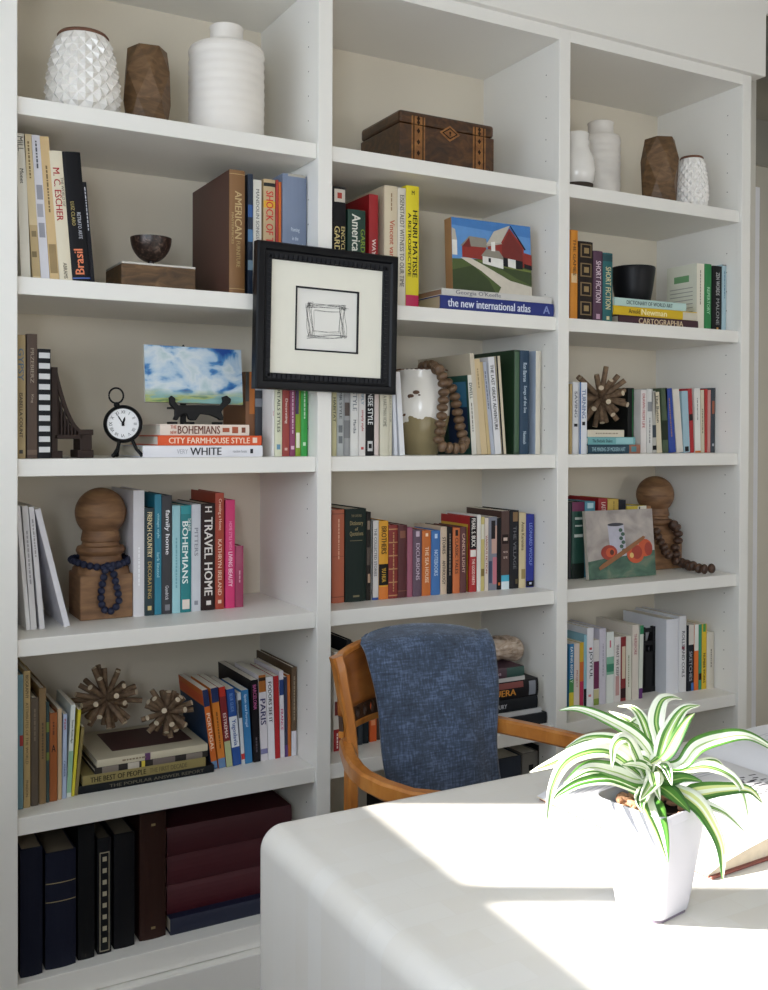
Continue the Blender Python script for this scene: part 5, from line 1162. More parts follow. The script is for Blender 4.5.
c2 = nt.nodes.new('ShaderNodeMix'); c2.data_type = 'RGBA'; c2.inputs[7].default_value = lin('#6B4A34'); nt.links.new(g2.outputs[0], c2.inputs[0]); nt.links.new(cm.outputs[2], c2.inputs[6])
nt.links.new(c2.outputs[2], bs.inputs['Base Color'])
m = MB(); m.lathe(prof, 56, cap=False); crock_body = m.build('body', CROCK, o, smooth=50)
m = MB()
for i in range(30):
    a = 2 * PI * i / 30; q = random.uniform(0.002, 0.005)
    m.sphere((R * 0.83 * math.cos(a), R * 0.83 * math.sin(a), H + 0.0005), q, seg=8, rings=6, sc=(1.6, 1.6, 0.5))
m.build('chipped_rim', mat('#5C4232', 0.8), crock_body, smooth=40)
m = MB()
for px, py, q in ((404, 395.5, 0.011), (414.5, 392, 0.010), (419, 395, 0.007), (409, 396, 0.006)):
    p = on_y(px, py, Yp - R * 0.93); a = math.atan2(p.y - Yp, p.x - xc); zz = p.z - z3
    m.sphere(((R * 0.93) * math.cos(a), (R * 0.93) * math.sin(a), zz), q, seg=10, rings=8, sc=(1, 0.35, 0.6), M=Matrix.Rotation(a + PI / 2, 4, 'Z'))
m.build('chips', mat('#5C4232', 0.8), o, smooth=40)
def s1(lst, Y): return [(on_y(px, py, Y).x, Y, on_y(px, py, Y).z) for px, py in lst]
path = [(xc + 0.01, Yp + 0.01, z3 + H + 0.010), (on_y(432, 365, 0.09).x, 0.09, on_y(432, 365, 0.09).z)] + s1([(440, 371), (443, 378), (443.5, 386), (443.5, 400), (442, 415), (440, 428), (439, 441)], 0.026) + s1([(441, 446)], 0.022)
path += [(on_y(px, 448, 0.022).x, 0.022, z3 + 0.0185) for px in (449, 456, 463)]
path += s1([(464, 440), (460, 428), (457.5, 415), (455.5, 402), (454, 393), (450, 386), (446, 380)], 0.052)
beads('string of brown wooden beads draped over the glazed crock', 'bead_strand', path, 0.0160, WOODB, flat=0.72, spacing=1.35, jitter=0.08)

# ---- twig bursts
def twig_burst(x, y, rpx, Y, zmin, label, n, rad, seed):
    rnd = random.Random(seed)
    c = on_y(x, y, Y); R = rpx * px_size(c)
    o = thing('twig_burst', label, 'ornament', c, (0, 0, 0), 'starburst ornaments of cut twigs')
    m = MB(); m.lathe([(rad, 0.012), (rad * 0.95, R)], 9, 0); me, bm = m.mesh('twig', [BIRCHT, TWIGEND], 50)
    bm.free()
    for p in me.polygons:
        if p.normal.z > 0.9: p.material_index = 1
    g = PI * (3 - math.sqrt(5))
    for i in range(n):
        zz = 1 - 2 * (i + 0.5) / n; q = math.sqrt(1 - zz * zz)
        d = Vector((q * math.cos(i * g + seed), q * math.sin(i * g + seed), zz)) + Vector((rnd.uniform(-1, 1), rnd.uniform(-1, 1), rnd.uniform(-1, 1))) * 0.16
        d.normalize(); L = rnd.uniform(0.82, 1.12)
        if c.z + d.z * R * L - rad < zmin: L = max(0.3, (c.z - rad - zmin) / (-d.z * R)) if d.z < 0 else L
        if c.y + d.y * R * L > DEP - 0.012: L = max(0.25, (DEP - 0.012 - c.y) / (d.y * R))
        t = bpy.data.objects.new('twig', me); COL.objects.link(t); t.parent = o
        t.rotation_euler = d.to_track_quat('Z', 'Y').to_euler(); t.scale = (1, 1, L)
    m = MB(); m.sphere((0, 0, 0), rad * 2.0); m.build('core', BIRCHT, o, smooth=50)
    return o
twig_burst(106, 699, 34, 0.17, ST5 + 0.001, 'large starburst ornament of cut twigs on the broad book pile', 38, 0.0068, 1)
twig_burst(167, 712, 25, 0.135, ST5 + 0.001, 'small starburst ornament of cut twigs beside the travel guides', 40, 0.0070, 2)
twig_burst(600.5, 398, 29, 0.125, ST_TW + 0.001, 'starburst ornament of cut twigs on the little teal book pile', 34, 0.0085, 5)
# dark red plate printed on the top cover of the broad pile
# ---- shell on the pile beside the armchair
SHELLM = ramp_mat('weathered_shell', [(0.3, '#6E5A4A'), (0.5, '#B5A08C'), (0.7, '#D6C8B8')], (20, 20, 60), 0.6, dist=1.5, bump=0.3)
Y = 0.12; c = on_y(501, 648, Y)
m = MB()
for i in range(26):
    t = i / 25; a = t * 2.6 * 2 * PI; rr = 0.052 * (1 - t) ** 0.8
    m.sphere((0.052 * (1 - t) * math.cos(a) * 0.9 - 0.01 + 0.03 * t, 0.03 * (1 - t) * math.sin(a), 0.030 + 0.035 * t), 0.030 * (1 - t) + 0.008, seg=14, rings=10)
m.v = [(x, y, max(0.0, z)) for x, y, z in m.v]
tag(m.build('sea_shell', SHELLM, smooth=60, loc=(c.x, Y, ST_SH + 0.0004)), 'weathered beige spiral sea shell on top of the dark book pile', 'shell')

# ================================================================== FRAMED PRINT hung on the bookcase post
Yf = -0.042
x0, x1 = on_y(257.5, 300, Yf).x, on_y(398.6, 300, Yf).x
zt, zb = on_y(327, 247.5, Yf).z, on_y(327, 391.5, Yf).z
W, H = x1 - x0, zt - zb
o = thing('framed_print', 'black framed ink drawing with wide cream mat hung on the bookcase post', 'picture', ((x0 + x1) / 2, FF - 0.0008, (zt + zb) / 2), (0, math.radians(1.0), 0))
FR = mat('#0C0D11', 0.38, 0.1); fw_ = 0.040; T_ = 0.030
m = MB()
def rect_frame(mb, w, h, b, prof, mi=0):
    """prof: (inset, depth) list swept around the rectangle"""
    vs = []; fs = []; n = len(prof)
    for (ins, d) in prof:
        a, c = w / 2 - ins, h / 2 - ins
        vs += [(-a, -d, -c), (a, -d, -c), (a, -d, c), (-a, -d, c)]
    for i in range(n - 1):
        for k in range(4):
            k2 = (k + 1) % 4; fs.append((i * 4 + k, i * 4 + k2, (i + 1) * 4 + k2, (i + 1) * 4 + k))
    mb.add(vs, fs, mi)
rect_frame(m, W, H, 0, [(0, 0.0), (0, T_ * 0.8), (0.003, T_ * 0.95), (0.008, T_), (0.018, T_ * 0.98), (0.022, T_ * 0.82), (0.026, T_ * 0.78), (0.038, T_ * 0.66), (fw_, T_ * 0.60), (fw_, T_ * 0.4)])
frm = m.build('frame', FR, o, smooth=30, fix=False)
m = MB(); nx = 26
for k in range(nx):
    f = -1 + 2 * (k + 0.5) / nx
    for s in (-1, 1):
        x = f * (W / 2 - 0.030); z = s * (H / 2 - 0.032); m.box(x - 0.0048, x + 0.0048, -T_ * 0.80, -T_ * 0.6, z - 0.0055, z + 0.0055)
        z = f * (H / 2 - 0.030); x = s * (W / 2 - 0.032); m.box(x - 0.0055, x + 0.0055, -T_ * 0.80, -T_ * 0.6, z - 0.0048, z + 0.0048)
m.build('ribbed_liner', mat('#16181E', 0.4, 0.1), frm)
m = MB(); m.box(-W / 2 + 0.01, W / 2 - 0.01, -0.002, 0, -H / 2 + 0.01, H / 2 - 0.01); m.build('backing', mat('#6E5F4C', 0.8), o)
a, c = W / 2 - fw_ + 0.004, H / 2 - fw_ + 0.004
iw, ih = W * 0.226, H * 0.222
cz = 0.0
m = MB(); MT = T_ * 0.45
for q in ((-a, a, ih, c), (-a, a, -c, -ih), (-a, -iw, -ih, ih), (iw, a, -ih, ih)): m.box(q[0], q[1], -MT, -MT + 0.003, q[2], q[3])
mb_ = m.build('mat_board', mat('#E9E7DA', 0.8, 0.02), o)
m = MB(); e = 0.0042
for q in ((-iw, iw, ih - e, ih), (-iw, iw, -ih, -ih + e), (-iw, -iw + e, -ih, ih), (iw - e, iw, -ih, ih)): m.box(q[0], q[1], -MT - 0.0008, -MT + 0.003, q[2], q[3])
m.build('inner_fillet', mat('#1E2024', 0.4), mb_)
m = MB(); rnd = random.Random(3); ys = -MT + 0.004
m.box(-iw, iw, ys, ys + 0.001, -ih, ih, 0)
def stroke(p, r=0.00028):
    m.sweep([(x * iw, ys - 0.0003, z * ih) for x, z in p], [(-r, -0.0002), (r, -0.0002), (r, 0.0002), (-r, 0.0002)], 1, up=Vector((0, 1, 0)))
def wob(ax, ay, bx, by, amp, n=12): 
    ph = rnd.uniform(0, 6)
    return [(ax + (bx - ax) * i / n + amp * math.sin(ph + 5 * i / n) * (0.3 if abs(by - ay) < abs(bx - ax) else 1), ay + (by - ay) * i / n + amp * math.sin(ph + 4 * i / n) * (1 if abs(by - ay) < abs(bx - ax) else 0.3)) for i in range(n + 1)]
for k in range(7):
    d = rnd.uniform(-0.05, 0.05)
    stroke(wob(-0.62 + d, 0.44 + d, 0.62 + d, 0.46 - d, 0.05)); stroke(wob(-0.6, -0.52 + d, 0.62 + d, -0.48, 0.05))
    stroke(wob(-0.55 + d * 1.6, 0.5, -0.5 + d * 1.6, -0.55, 0.04)); stroke(wob(0.5 + d * 2, 0.5, 0.53 + d * 1.5, -0.52, 0.04))
for k in range(10):
    s = rnd.choice((-1, 1)); t = rnd.choice((-1, 1)); x, z = s * 0.52, t * 0.45
    stroke([(x + rnd.uniform(-.1, .1), z + rnd.uniform(-.1, .1)) for _ in range(4)], 0.0003)
for k in range(3): stroke(wob(-0.4, 0.3 - 0.02 * k, 0.4, 0.32, 0.02), 0.0002); stroke(wob(-0.42, -0.36, 0.42, -0.36 + 0.02 * k, 0.02), 0.0002)
stroke(wob(-0.4, 0.3, -0.41, -0.36, 0.01), 0.0002); stroke(wob(0.4, 0.3, 0.39, -0.36, 0.01), 0.0002)
m.build('ink_drawing', [mat('#E9E8E2', 0.8, 0.02), mat('#3A3A3A', 0.8)], o, fix=False)

# ================================================================== ARMCHAIR
ch = thing('armchair', 'honey brown bentwood armchair tucked behind the white desk', 'chair', (0.79, -0.62, FLOOR))
CO = Vector((0.79, -0.62, FLOOR))
def LC(p): return tuple(Vector(p) - CO)
rect = lambda a, b: [(-a, -b), (a, -b), (a, b), (-a, b)]
def rrect(a, b, r=0.004): return [(-a, -b + r), (-a + r, -b), (a - r, -b), (a, -b + r), (a, b - r), (a - r, b), (-a + r, b), (-a, b - r)]
# the back curves from the left post round to the right post
XL, XR, YP, YB = 0.556, 0.935, -0.430, -0.340
def back_y(x):
    s = (x - XL) / (XR - XL); return YP + 0.046 * max(0, min(1, s)) + (YB - YP - 0.022) * math.sin(PI * max(0, min(1, s))) ** 0.75
def post(xt, xb, sgn, YP=YP):
    m = MB()
    pts = [(xt, YP, 0.768 if sgn > 0 else 0.75), (xt + sgn * 0.006, YP - 0.002, 0.745), (xt + sgn * 0.014, YP - 0.004, 0.70), (xt + sgn * 0.024, YP - 0.008, 0.64), (xb, YP - 0.012, 0.57), (xb + sgn * 0.0, YP - 0.012, 0.45), (xb - sgn * 0.004, YP - 0.006, 0.33), (xb - sgn * 0.010, YP + 0.01, 0.1), (xb - sgn * 0.015, YP + 0.05, FLOOR + 0.001)]
    m.sweep([LC(p) for p in pts], rrect(0.0115, 0.014), 0, up=Vector((0, 1, 0)))
    return m.build('back_leg', BENT, ch, smooth=35)
post(XL - 0.004, 0.582, 1); post(XR - 0.004, 0.937, -1, YP + 0.052)
def panel_pt(u, v):                            # u across, v up
    x = XL + 0.004 + (XR - XL - 0.008) * u
    uc_ = min(1, max(0, u)); top = 0.760 + 0.020 * max(0, math.sin(PI * uc_)) ** 0.6
    bot = 0.600 + 0.014 * math.cos(2 * PI * u) * 0.5 + 0.022 * math.sin(PI * u)
    z = bot + (top - bot) * v
    return x, back_y(x) - 0.03 * (1 - v) * 0.5, z
m = MB(); NU, NV = 28, 10
f = lambda u, v: LC(panel_pt(u, 0.24 + 0.76 * v))
m.grid(NU, NV, f); bkp = p_ = m.build('back_panel', PANELW, ch, smooth=40)
s_ = p_.modifiers.new('solid', 'SOLIDIFY'); s_.thickness = 0.011; s_.offset = 0
# pierced band of ovals below the panel
m = MB(); NC = 16
for i in range(NC):
    u0, u1 = i / NC, (i + 1) / NC; v0, v1 = 0.03, 0.25; uc, vc = (u0 + u1) / 2, (v0 + v1) / 2
    outer = [(u1, vc), (u1, v1), (uc, v1), (u0, v1), (u0, vc), (u0, v0), (uc, v0), (u1, v0)]
    inner = [(uc + 0.30 * (u1 - u0) * math.cos(PI / 4 * k), vc + 0.36 * (v1 - v0) * math.sin(PI / 4 * k)) for k in range(8)]
    m.add([LC(panel_pt(*q)) for q in outer + inner], [(k, (k + 1) % 8, 8 + (k + 1) % 8, 8 + k) for k in range(8)])
p_ = m.build('pierced_band', mat('#3A2415', 0.5, 0.2), bkp, fix=False)
s_ = p_.modifiers.new('solid', 'SOLIDIFY'); s_.thickness = 0.009; s_.offset = 0
m = MB(); m.sweep([LC(panel_pt(i / 24, 0.0)) for i in range(25)], rrect(0.006, 0.007, 0.002), 0, up=Vector((0, 0, 1))); m.build('lower_rail', BENT, ch, smooth=35)
m = MB(); m.sweep([LC(panel_pt(i / 24, 1.0)) for i in range(25)], rrect(0.008, 0.006, 0.002), 0, up=Vector((0, 0, 1))); m.build('top_rail', BENT, ch, smooth=35)
# arms sweep forward from the posts, stopping short of the desk edge height
def arm(pts, name='arm'):
    m = MB(); m.sweep([LC(p) for p in pts], rrect(0.014, 0.017, 0.005), 0); return m.build(name, BENT, ch, smooth=35)
AZ = 0.57
L_ = [tuple(on_z(px, py, z)) for px, py, z in ((351, 763, 0.575), (357, 772, 0.575), (367, 781, 0.574), (385, 790, 0.572), (412, 799, 0.568))]
arm([(0.578, -0.425, 0.577)] + L_ + [(0.600, -0.745, 0.562), (0.606, -0.79, 0.558)])
R_ = [tuple(on_z(px, py, z)) for px, py, z in ((499, 724.5, 0.566), (530, 731, 0.565), (565, 739, 0.563), (600, 747, 0.561))]
arm([(0.946, -0.372, 0.567)] + R_ + [(1.085, -0.72, 0.559), (1.075, -0.79, 0.557)])
AZ = 0.56
SEATZ = 0.33
m = MB(); outl = [(XL + 0.03, -0.42), (XL + 0.0, -0.62), (XL + 0.01, -0.84), (XL + 0.1, -0.87), (XR, -0.87), (1.05, -0.84), (1.05, -0.62), (XR + 0.02, -0.42), ((XL + XR) / 2 + 0.02, -0.38)]
n = len(outl); vs = [LC((x, y, SEATZ - 0.03)) for x, y in outl] + [LC((x, y, SEATZ)) for x, y in outl]
m.add(vs, [tuple(reversed(range(n))), tuple(range(n, 2 * n))] + [(i, (i + 1) % n, n + (i + 1) % n, n + i) for i in range(n)])
m.build('seat', PANELW, ch, bevel=0.006)
for x, y, xa, ya in ((0.575, -0.81, 0.594, -0.772), (1.045, -0.81, 1.068, -0.772)):
    m = MB(); m.sweep([LC((x, y, FLOOR + 0.001)), LC((x, y, SEATZ - 0.02)), LC((xa, ya, AZ - 0.018))], rrect(0.014, 0.014), 0, up=Vector((0, 1, 0))); m.build('front_leg', BENT, ch, smooth=35)
for (xa, ya, xb, yb) in ((0.578, -0.44, 0.575, -0.81), (0.98, -0.44, 1.045, -0.81)):
    m = MB(); m.sweep([LC((xa, ya, 0.08)), LC((xb, yb, 0.08))], rrect(0.009, 0.012, 0.003), 0); m.build('stretcher', BENT, ch, smooth=35)

# ================================================================== THROW over the chair back
DENIM = bpy.data.materials.new('slub_denim_linen'); DENIM.use_nodes = True
nt = DENIM.node_tree; bs = nt.nodes['Principled BSDF']; bs.inputs['Roughness'].default_value = 0.9
bs.inputs['Sheen Weight'].default_value = 0.25
tc = nt.nodes.new('ShaderNodeTexCoord')
def noise(scl, sc3, det=4):
    mp = nt.nodes.new('ShaderNodeMapping'); mp.inputs['Scale'].default_value = sc3; nt.links.new(tc.outputs['Object'], mp.inputs['Vector'])
    n_ = nt.nodes.new('ShaderNodeTexNoise'); n_.inputs['Scale'].default_value = scl; n_.inputs['Detail'].default_value = det; nt.links.new(mp.outputs['Vector'], n_.inputs['Vector']); return n_.outputs['Fac']
na, nb, nc_ = noise(260, (1.0, 1, 0.14)), noise(260, (0.14, 1, 1.0)), noise(22, (1, 1, 1), 4)
def math_(op, a, b_):
    q = nt.nodes.new('ShaderNodeMath'); q.operation = op
    for i, v in enumerate((a, b_)):
        if isinstance(v, (int, float)): q.inputs[i].default_value = v
        else: nt.links.new(v, q.inputs[i])
    return q.outputs[0]
mixv = math_('ADD', math_('MULTIPLY', math_('ADD', na, nb), 0.36), math_('MULTIPLY', nc_, 0.28))
rp = nt.nodes.new('ShaderNodeValToRGB'); E_ = rp.color_ramp.elements; E_.new(0.5)
for e, (p, c) in zip(E_, [(0.34, '#202938'), (0.50, '#38465B'), (0.66, '#5E7090')]): e.position = p; e.color = lin(c)
nt.links.new(mixv, rp.inputs['Fac']); nt.links.new(rp.outputs['Color'], bs.inputs['Base Color'])
bp = nt.nodes.new('ShaderNodeBump'); bp.inputs['Strength'].default_value = 0.35; bp.inputs['Distance'].default_value = 0.002
nt.links.new(mixv, bp.inputs['Height']); nt.links.new(bp.outputs['Normal'], bs.inputs['Normal'])
BX0, BX1 = 0.633, 0.966
def throw_pt(u, v):
    # v 0 front hem .. 0.60 over the top .. 1 back hem
    hem = 0.435
    fr = 0.62
    x_top = BX0 + (BX1 - BX0) * u
    ytop = back_y(x_top)
    ztop = panel_pt((x_top - XL - 0.004) / (XR - XL - 0.008), 1.0)[2] + 0.013
    if v < fr:
        t = v / fr                              # up the front
        z = hem + (ztop - hem) * t
        narrow = 0.034 * (1 - t) * (1 - u) - 0.022 * (1 - t ** 2) * u
        x = x_top + narrow + 0.004 * math.sin(9 * t + 2)
        y = (min(ytop, -0.38) - 0.024) * t ** 1.2 + (-0.470) * (1 - t ** 1.2) + 0.004 * math.sin(14 * u + 3 * t) * (1 - 0.6 * t) + 0.007 * math.sin(7 * u - 2.5 * t + 1) * (1 - t)
        if t > 0.9: y += 0.016 * ((t - 0.9) / 0.1) ** 2; z -= 0.006 * ((t - 0.9) / 0.1) ** 2
        return x, y, z
    t = (v - fr) / (1 - fr)
    a = min(1, t / 0.12)
    z = ztop - 0.006 + 0.008 * math.sin(PI * a) - max(0, t - 0.12) * 0.30
    y = ytop - 0.002 + 0.020 * a + 0.004 * math.sin(11 * u) * t
    return x_top + 0.12 * (1 - u) * min(1, 3 * t), y, z
m = MB(); TO = Vector((0.78, -0.40, 0.43))
m.grid(44, 70, lambda u, v: tuple(Vector(throw_pt(u, v)) - TO))
th = m.build('throw_blanket', DENIM, smooth=80, loc=TO)
s_ = th.modifiers.new('solid', 'SOLIDIFY'); s_.thickness = 0.006; s_.offset = 0
tag(th, 'slate blue woven throw draped over the back of the wooden armchair', 'throw')

# ================================================================== DESK
DM = bpy.data.materials.new('bone_inlay'); DM.use_nodes = True
nt = DM.node_tree; bs = nt.nodes['Principled BSDF']; bs.inputs['Roughness'].default_value = 0.28
tc = nt.nodes.new('ShaderNodeTexCoord'); mp = nt.nodes.new('ShaderNodeMapping'); mp.inputs['Scale'].default_value = (1, 1, 1)
nt.links.new(tc.outputs['Object'], mp.inputs['Vector'])
br = nt.nodes.new('ShaderNodeTexBrick'); br.inputs['Scale'].default_value = 6.0; br.inputs['Mortar Size'].default_value = 0.004
br.inputs['Color1'].default_value = lin('#E3DFD8'); br.inputs['Color2'].default_value = lin('#D9D1C4'); br.inputs['Mortar'].default_value = lin('#DAD4CA')
nt.links.new(mp.outputs['Vector'], br.inputs['Vector'])
n_ = nt.nodes.new('ShaderNodeTexNoise'); n_.inputs['Scale'].default_value = 5; n_.inputs['Detail'].default_value = 4; nt.links.new(tc.outputs['Object'], n_.inputs['Vector'])
mx = nt.nodes.new('ShaderNodeMix'); mx.data_type = 'RGBA'; mx.inputs[7].default_value = lin('#E4E2DE')
nt.links.new(n_.outputs['Fac'], mx.inputs[0]); nt.links.new(br.outputs['Color'], mx.inputs[6]); nt.links.new(mx.outputs[2], bs.inputs['Base Color'])
DX0, DX1, DY0, DY1 = on_y(258, 900, -0.832).x, 2.02, -1.78, -0.832
def rprof(x0, x1, z0, z1, r, n=8):
    return [(x0, z0)] + [(x0 + r - r * math.cos(PI / 2 * i / n), z1 - r + r * math.sin(PI / 2 * i / n)) for i in range(n + 1)] + [(x1 - r + r * math.sin(PI / 2 * i / n), z1 - r + r * math.cos(PI / 2 * i / n)) for i in range(n + 1)] + [(x1, z0)]
out = rprof(DX0, DX1, FLOOR, DESK, 0.036); inn = rprof(DX0 + 0.065, DX1 - 0.065, FLOOR, DESK - 0.065, 0.01)
dk = thing('desk', 'white waterfall desk with rounded corners, sunlit across its top', 'desk', ((DX0 + DX1) / 2, (DY0 + DY1) / 2, FLOOR))
DO = Vector(((DX0 + DX1) / 2, (DY0 + DY1) / 2, FLOOR))
m = MB(); n = len(out)
P4 = [[(x, y, z) for x, z in pr] for y in (DY0, DY1) for pr in (out, inn)]
vs = [tuple(Vector(p) - DO) for L in P4 for p in L]
fs = []
for i in range(n - 1):
    fs += [(i, i + 1, n + i + 1, n + i), (2 * n + i, 2 * n + i + 1, 3 * n + i + 1, 3 * n + i), (i, i + 1, 2 * n + i + 1, 2 * n + i), (n + i, n + i + 1, 3 * n + i + 1, 3 * n + i)]
fs += [(0, n, 3 * n, 2 * n), (n - 1, 2 * n - 1, 4 * n - 1, 3 * n - 1)]
m.add(vs, fs)
d_ = m.build('waterfall_body', DM, dk, smooth=35)
bv = d_.modifiers.new('bevel', 'BEVEL'); bv.width = 0.012; bv.segments = 3; bv.limit_method = 'ANGLE'; bv.angle_limit = math.radians(50)

# ================================================================== OPEN BOOK on the desk
yaw = math.radians(3)
ob = thing('open_book', 'large open art book with red-brown cover lying on the desk behind the plant', 'book', (0.680, -1.303, DESK + 0.0005), (0, 0, yaw))
PW, PH = 0.40, 0.35
m = MB()
for s in (0, 1):
    x0 = 0.003 if s == 0 else PW + 0.004
    x1 = PW - 0.004 if s == 0 else 2 * PW + 0.006
    m.box(x0, x1, -0.005, PH - 0.002, 0.0, 0.004)
m.box(PW - 0.006, PW + 0.006, -0.006, PH + 0.006, 0.0, 0.003)
m.build('cover', mat('#7A4238', 0.5, 0.15), ob, bevel=0.0012)
def blk(s):
    pts = []
    for i in range(17):
        t = i / 16                              # from fore edge to gutter
        z = 0.006 + 0.030 * math.sin(PI * min(1, t * 0.80)) ** 0.8
        if t > 0.86: z *= 1 - 0.75 * ((t - 0.86) / 0.14) ** 1.4
        pts.append((t * PW if s == 0 else 2 * PW - t * PW, z))
    pts[0] = (pts[0][0], 0.0055)
    return pts
for s in (0, 1):
    pr = blk(s); b = MB(); n = len(pr)
    poly = [(pr[0][0], 0.0042)] + pr + [(pr[-1][0], 0.0042)]
    b.prism(poly, 0, PH); pb_ = b.build('page_block', mat('#CDBFA9', 0.8, 0.15, 90), ob, smooth=40)
    t_ = MB(); y0, y1 = 0.0, PH
    vs = [(x, y, z + 0.0006) for y in (y0, y1) for x, z in pr]
    t_.add(vs, [(i, i + 1, n + i + 1, n + i) for i in range(n - 1)], 0)
    def on_page(t):
        i = min(n - 2, int(t * (n - 1))); q = t * (n - 1) - i
        return pr[i][0] + (pr[i + 1][0] - pr[i][0]) * q, pr[i][1] + (pr[i + 1][1] - pr[i][1]) * q
    rnd = random.Random(11 + s)
    for (ta, tb, ya, yb, mi) in ([(0.10, 0.46, 0.62 * PH, 0.93 * PH, 1), (0.55, 0.80, 0.60 * PH, 0.92 * PH, 1), (0.56, 0.78, 0.30 * PH, 0.5 * PH, 2)] if s == 0 else [(0.15, 0.8, 0.4 * PH, 0.9 * PH, 1)]):
        nl = int((yb - ya) / 0.0075)
        if mi == 1:                             # columns of fine print
            for j in range(nl):
                yy = ya + (yb - ya) * j / nl; k = 6; e = rnd.uniform(0.75, 1.0)
                Q = [on_page(ta + (tb - ta) * e * i / k) for i in range(k + 1)]
                t_.add([(x, yy, z + 0.0010) for x, z in Q] + [(x, yy + 0.0026, z + 0.0010) for x, z in Q], [(i, i + 1, k + 2 + i, k + 1 + i) for i in range(k)], 1)
        else:                                   # a small engraved picture
            for _ in range(60):
                tt = rnd.uniform(ta, tb); yy = rnd.uniform(ya, yb); x, z = on_page(tt); x2, z2 = on_page(min(1, tt + rnd.uniform(0.01, 0.05)))
                h_ = rnd.uniform(0.001, 0.004)
                t_.add([(x, yy, z + 0.0010), (x2, yy, z2 + 0.0010), (x2, yy + h_, z2 + 0.0010), (x, yy + h_, z + 0.0010)], [(0, 1, 2, 3)], 2)
    t_.build('open_page', [mat('#DEDDE0', 0.7, 0.02), mat('#BFBEC4', 0.8), mat('#3A3840', 0.8)], pb_, smooth=40, fix=False)

# ================================================================== POTTED PLANT
_k = on_z(652, 926, DESK)
PC = Vector((_k.x + 0.0330, _k.y + 0.0345, DESK + 0.0006))
pr_ = math.radians(10)
pp = thing('potted_dracaena', 'variegated green and white striped plant in a tapered white pot on the desk', 'plant', PC, (0, 0, 0))
def rsq(hw, r, n=6):
    out = []
    for cx, cy, a0 in ((hw - r, hw - r, 0), (-hw + r, hw - r, PI / 2), (-hw + r, -hw + r, PI), (hw - r, -hw + r, 3 * PI / 2)):
        for i in range(n + 1):
            a = a0 + PI / 2 * i / n; out.append((cx + r * math.cos(a), cy + r * math.sin(a)))
    return out
PHT = 0.142
def pot_loft(levels):
    m = MB(); vs = []; fs = []; k = 28
    for hw, r, z in levels: vs += [(x, y, z) for x, y in rsq(hw, r)]
    for i in range(len(levels) - 1):
        for j in range(k):
            j2 = (j + 1) % k; fs.append((i * k + j, i * k + j2, (i + 1) * k + j2, (i + 1) * k + j))
    fs.append(tuple(reversed(range(k)))); fs.append(tuple(range((len(levels) - 1) * k, len(levels) * k)))
    return m.add(vs, fs, 0, Matrix.Rotation(pr_, 4, 'Z'))
m = pot_loft([(0.031, 0.012, 0.003), (0.0355, 0.014, 0.005), (0.037, 0.015, 0.012), (0.0545, 0.019, PHT - 0.002), (0.0546, 0.019, PHT), (0.0526, 0.017, PHT), (0.054, 0.015, PHT - 0.004), (0.052, 0.014, PHT - 0.022), (0.001, 0.0005, PHT - 0.024)])
pot_ = m.build('pot', mat('#B6B6BF', 0.3, 0.01, coat=0.2), pp, smooth=40)
m = pot_loft([(0.033, 0.012, 0.0), (0.033, 0.012, 0.004)]); m.build('pot_foot', mat('#6E6472', 0.7), pot_)
m = pot_loft([(0.051, 0.014, PHT - 0.0235), (0.0512, 0.014, PHT - 0.020), (0.001, 0.0005, PHT - 0.016)]); m.build('soil', mat('#2E241C', 0.95, 0.3, 80), pp)
m = MB(); rnd = random.Random(5)
for i in range(46):
    a, q = rnd.uniform(0, 2 * PI), 0.046 * math.sqrt(rnd.random())
    m.sphere((q * math.cos(a), q * math.sin(a), PHT - 0.014 + rnd.uniform(0, 0.006)), rnd.uniform(0.004, 0.008), seg=7, rings=5, sc=(1.4, 0.8, 0.6), M=Matrix.Rotation(rnd.uniform(0, 6), 4, 'Z') @ Matrix.Rotation(rnd.uniform(-0.6, 0.6), 4, 'X'))
bk_ = m.build('bark_chips', mat('#A57A5E', 0.9, 0.3, 60), pp); bk_['kind'] = 'stuff'

